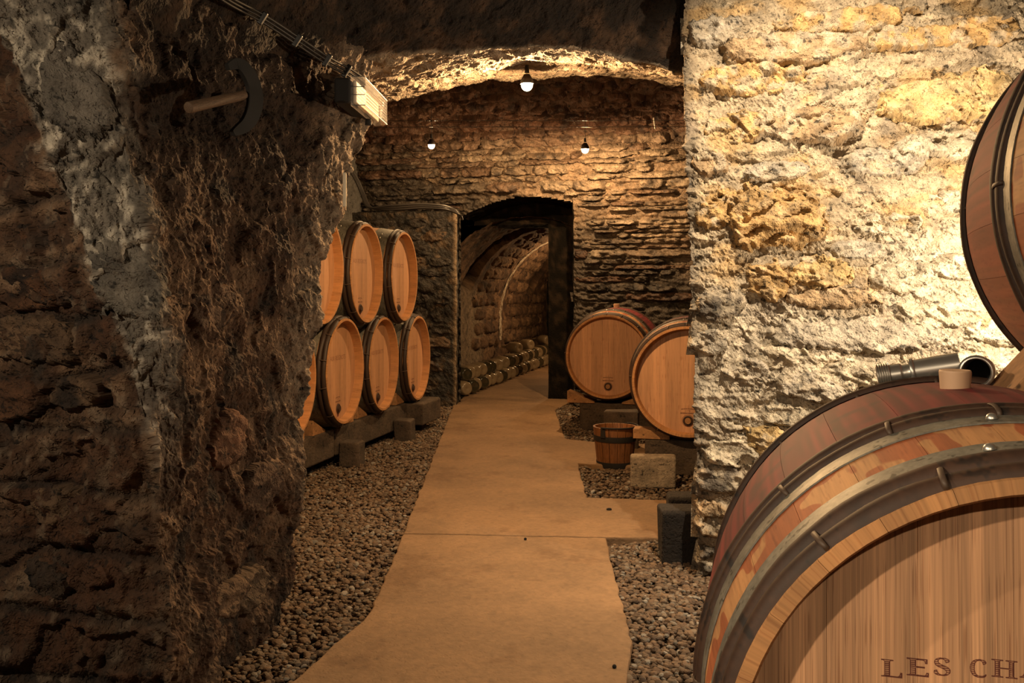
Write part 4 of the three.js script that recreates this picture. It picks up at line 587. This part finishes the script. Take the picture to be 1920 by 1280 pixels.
{
  const line = [[380, -34, 2.34], [430, 1, 2.44], [492, 34, 2.57], [557, 76, 2.70], [613, 113, 2.82], [650, 133, 2.92], [676, 150, 2.99]];
  for (let k = 0; k < 3; k++) single('cable', tube(line.map(([x, y, d]) => at(x + (k - 1) * 3.2, y - (k - 1) * 5.6, d)), 0.0042), M.cable, ['black cable along the left pier top, lowest of three', 'black cable along the left pier top, middle of three', 'black cable along the left pier top, uppermost of three'][k], 'cable', 'three cables above the left pier');
  line.slice(2, 6).forEach(([x, y, d], i) => { const a = at(x - 7, y + 11, d - 0.004), b = at(x + 7, y - 11, d - 0.004), g = new RoundedBoxGeometry(0.016, a.distanceTo(b), 0.014, 2, 0.004), m = single('cable_clip', g, M.clip, ['first', 'second', 'third', 'fourth'][i] + ' clip from the top of the picture on the three black cables', 'cable clip', 'clips on the three cables'); m.position.copy(a.clone().add(b).multiplyScalar(0.5)); m.quaternion.setFromUnitVectors(UPV, b.clone().sub(a).normalize()); });
  for (let k = 0; k < 3; k++) single('cable', tube([[655, 318, 7.6], [668, 340, 7.6], [678, 364, 7.58], [690, 388, 7.5], [730, 386, 7.42], [790, 383, 7.36], [838, 387, 7.3], [856, 395, 7.3], [862, 404, 7.5]].map(([x, y, d], i) => at(x + k * 2.4, y + (i > 3 ? k * 3.4 : 0), d)), 0.011), M.cable, ['black cable over the dark wall left of the doorway, topmost of three', 'black cable over the dark wall left of the doorway, middle of three', 'black cable over the dark wall left of the doorway, lowest of three'][k], 'cable', 'cables left of the doorway');
}
{
  const t = thing('thermometer', 'thin pale strip thermometer hanging on the edge of the left rock pier', 'thermometer', at(646, 388, 2.93));
  part('tube', (() => { const g = new RoundedBoxGeometry(0.012, 0.112, 0.008, 3, 0.0035); g.translate(0, 0.056, 0); return g; })(), std('pale strip', { color: new THREE.Color().setRGB(0.72, 0.62, 0.46), roughness: 0.35 }), t);
  part('hook', tube([V(0, 0.110, 0), V(0.003, 0.116, 0), V(0.014, 0.117, -0.01), V(0.02, 0.114, -0.03)], 0.0012, 16), M.black, t);
}
{
  const c = at(458, 178, 2.40), t = thing('pick', 'old pick with an ash handle and black curved iron head hung on the left pier', 'pick', c);
  const hb = at(458, 178, 2.40).sub(c), he = at(352, 202, 2.22).sub(c), L = he.length(), hg = lathe([[0, 0], [0.0125, 0.001], [0.0135, L * 0.5], [0.0145, L - 0.004], [0.0125, L], [0, L]], 20), h = part('handle', hg, M.ash, t); along(h, hb, he);
  const pts = [[426, 126, 2.36], [446, 120, 2.38], [462, 134, 2.40], [474, 158, 2.42], [478, 184, 2.42], [474, 210, 2.41], [460, 234, 2.39], [436, 250, 2.36]].map(([x, y, d]) => at(x, y, d).sub(c)), cu = new THREE.CatmullRomCurve3(pts), n = 40, p = [], idx = [];
  for (let i = 0; i <= n; i++) { const f = i / n, q = cu.getPointAt(f), tg = cu.getTangentAt(f), sd = V(0.75, 0, 0.45).normalize(), up = V().crossVectors(tg, sd).normalize(), w = 0.021 * Math.pow(Math.sin(Math.PI * clamp(f * 0.94 + 0.03)), 0.55) + 0.002, th = 0.007; for (const [a, b] of [[-1, -1], [1, -1], [1, 1], [-1, 1]]) { const v = q.clone().addScaledVector(up, a * w).addScaledVector(sd, b * th); p.push(v.x, v.y, v.z); } if (i) for (let k = 0; k < 4; k++) { const a = (i - 1) * 4 + k, b = (i - 1) * 4 + (k + 1) % 4; idx.push(a, b, a + 4, b, b + 4, a + 4); } }
  idx.push(0, 2, 1, 0, 3, 2, n * 4, n * 4 + 1, n * 4 + 2, n * 4, n * 4 + 2, n * 4 + 3);
  let g = new THREE.BufferGeometry(); g.setAttribute('position', new THREE.Float32BufferAttribute(p, 3)); g.setIndex(idx); g = g.toNonIndexed(); g.computeVertexNormals(); part('iron_head', g, M.black, t);
}
{ // iron peg in the bright wall
  const [C] = onRight(1872, 40), t = single('iron_peg', tube([V(-0.012, 0.002, 0.0), V(0.006, 0.001, 0.035), V(0.016, 0.010, 0.05)], 0.0062, 14), M.blockPale, 'short plaster-crusted peg sticking out high in the bright wall', 'peg'); t.position.copy(C).add(V(0, 0, 0.01));
}

// ---------------------------------------------------------------- bottles in the passage
{
  const prof = [[0, 0.014], [0.02, 0.006], [0.046, 0], [0.058, 0.008], [0.066, 0.024], [0.070, 0.05], [0.0705, 0.10], [0.068, 0.16], [0.050, 0.20], [0.036, 0.23], [0.022, 0.255], [0.017, 0.28], [0.0165, 0.325], [0.0185, 0.328], [0.0185, 0.342], [0.015, 0.345], [0, 0.345]];
  const geo = lathe(prof, 28), proto = new THREE.Group(); let first = true; const grp = 'dusty bottles stacked on their sides in the passage';
  const put = (p, q, y, i, dark, label) => { const b = single('bottle', geo, dark ? M.glassDark : M.glass, label, 'bottle', grp); b.position.copy(PQ(p, q, y)); b.quaternion.setFromUnitVectors(UPV, PQ(-1, 0.85 + rr(-0.06, 0.06), rr(-0.03, 0.03)).normalize()); };
  // only those that the doorway shows, counted from the doorway
  const pxOf = (p, q) => { const v = PQ(p, q, 0); return CX - v.x / v.z * F; }, ORD = ['first', 'second', 'third', 'fourth', 'fifth', 'sixth', 'seventh', 'eighth', 'ninth', 'tenth', 'eleventh', 'twelfth', 'thirteenth', 'fourteenth', 'fifteenth', 'sixteenth', 'seventeenth', 'eighteenth', 'nineteenth', 'twentieth', 'twenty-first', 'twenty-second', 'twenty-third', 'twenty-fourth', 'twenty-fifth', 'twenty-sixth', 'twenty-seventh', 'twenty-eighth', 'twenty-ninth', 'thirtieth', 'thirty-first', 'thirty-second'];
  for (const [p0, q0, y, gap, row] of [[-2.49, 8.25, 0.0705, -1, 'bottom row'], [-2.52, 8.345, 0.192, 7, 'upper row']]) for (let i = 0, n = 0; i < 30; i++) {
    const q = q0 + i * 0.19, p = p0 + rr(-0.018, 0.018), x = pxOf(p, q), dark = rnd() < 0.28; if (i === gap || x < 858 || x > 1036) continue;
    put(p, q, y + (row[0] === 'u' ? rr(-0.003, 0.003) : 0), i, dark, 'dusty bottle on its side in the passage, ' + row + ', ' + ORD[n++] + ' from the doorway');
  }
  [10.6, 11.25, 12.3].forEach((q, i) => put(-2.55, q, 0.312, 0, false, 'loose dusty bottle on top of the passage stack, ' + ['nearest the doorway', 'middle of three', 'farthest from the doorway'][i]));
}
{ // crumbs on the path
  const g = new THREE.IcosahedronGeometry(1, 1), spots = [[1142, 956, 'dark chip lying on the branch of the path towards the bright wall'], [985, 1012, 'tiny dark crumb on the joint of the path'], [1152, 1252, 'dark crumb by the right edge of the near path slab']];
  spots.forEach(([x, y, l], i) => { const m = single('chip', g, M.blockBlack, l, 'stone chip'); m.position.copy(ground(x, y)).add(V(0, 0.004, 0)); m.scale.set(i ? 0.006 : 0.013, 0.006, i ? 0.006 : 0.008); });
}

// ---------------------------------------------------------------- lamps
const lampLabels = ['bright bulb hanging highest, under the lit arch', 'lit bulb hanging before the far wall, left of the doorway', 'lit bulb hanging before the far wall, right of the doorway', 'bulb in the passage behind the doorway', 'bulb hanging high before the bright wall', 'bulb behind the stacked front barrels', 'bulb beside the viewer aimed at the large barrel head', 'bulb behind the viewer aimed at the large barrel head', 'bulb hanging beside the near left pier'];
LAMPS.forEach((l, i) => {
  const p = l.world ? V(...l.world) : at(...l.at), t = thing('lamp', lampLabels[i], 'lamp', p);
  const drop = l.drop ?? 0.22;
  part('bulb', new THREE.SphereGeometry(l.r, 20, 14), M.bulb, t);
  if (l.kind === 'spot') part('reflector', lathe([[l.r * 1.12, l.r * 1.12 * (l.cut ?? 0.30)], [l.r * 1.12, l.r * 0.8], [l.r * 0.9, l.r * 1.2], [l.r * 0.5, l.r * 1.9], [0, l.r * 2.0]], 28), M.shade, t);
  part('socket', (() => { const g = new THREE.CylinderGeometry(0.008, 0.010, 0.03, 14); g.translate(0, l.r * 2.3 + 0.012, 0); return g; })(), M.black, t);
  part('cord', (() => { const g = new THREE.CylinderGeometry(0.0025, 0.0025, drop, 6); g.translate(0, l.r * 2.3 + 0.02 + drop / 2, 0); return g; })(), M.cable, t);
  const k = l.aim ? new THREE.SpotLight(l.color, l.power, 0, l.cone, 0.7, 2) : new THREE.PointLight(l.color, l.power, 0, 2); k.castShadow = true; k.position.set(0, 0, 0); k.shadow.radius = l.r / 0.02 * (l.kind === 'spot' ? 0.5 : 1); t.add(k); if (l.aim) { k.target.position.set(...l.aim).sub(p); t.add(k.target); }
});
single('stick', (() => { const g = new THREE.CylinderGeometry(0.006, 0.005, 0.085, 8); g.rotateZ(0.12); return g; })(), M.white, 'thin pale stick hanging high before the far wall, right of the lamps', 'stick').position.copy(at(1227, 231, 6.9));
for (const [y, label] of [[226, 'upper of two thin wires stretched across in front of the far wall'], [238, 'lower of two thin wires stretched across in front of the far wall']]) single('wire', tube([at(560, y + 2, 6.9), at(809, y, 6.6), at(1097, y, 6.6), at(1420, y - 1, 6.4)], 0.0022, 40), M.cable, label, 'wire', 'wires carrying the lamps');

renderer.render(scene, camera);
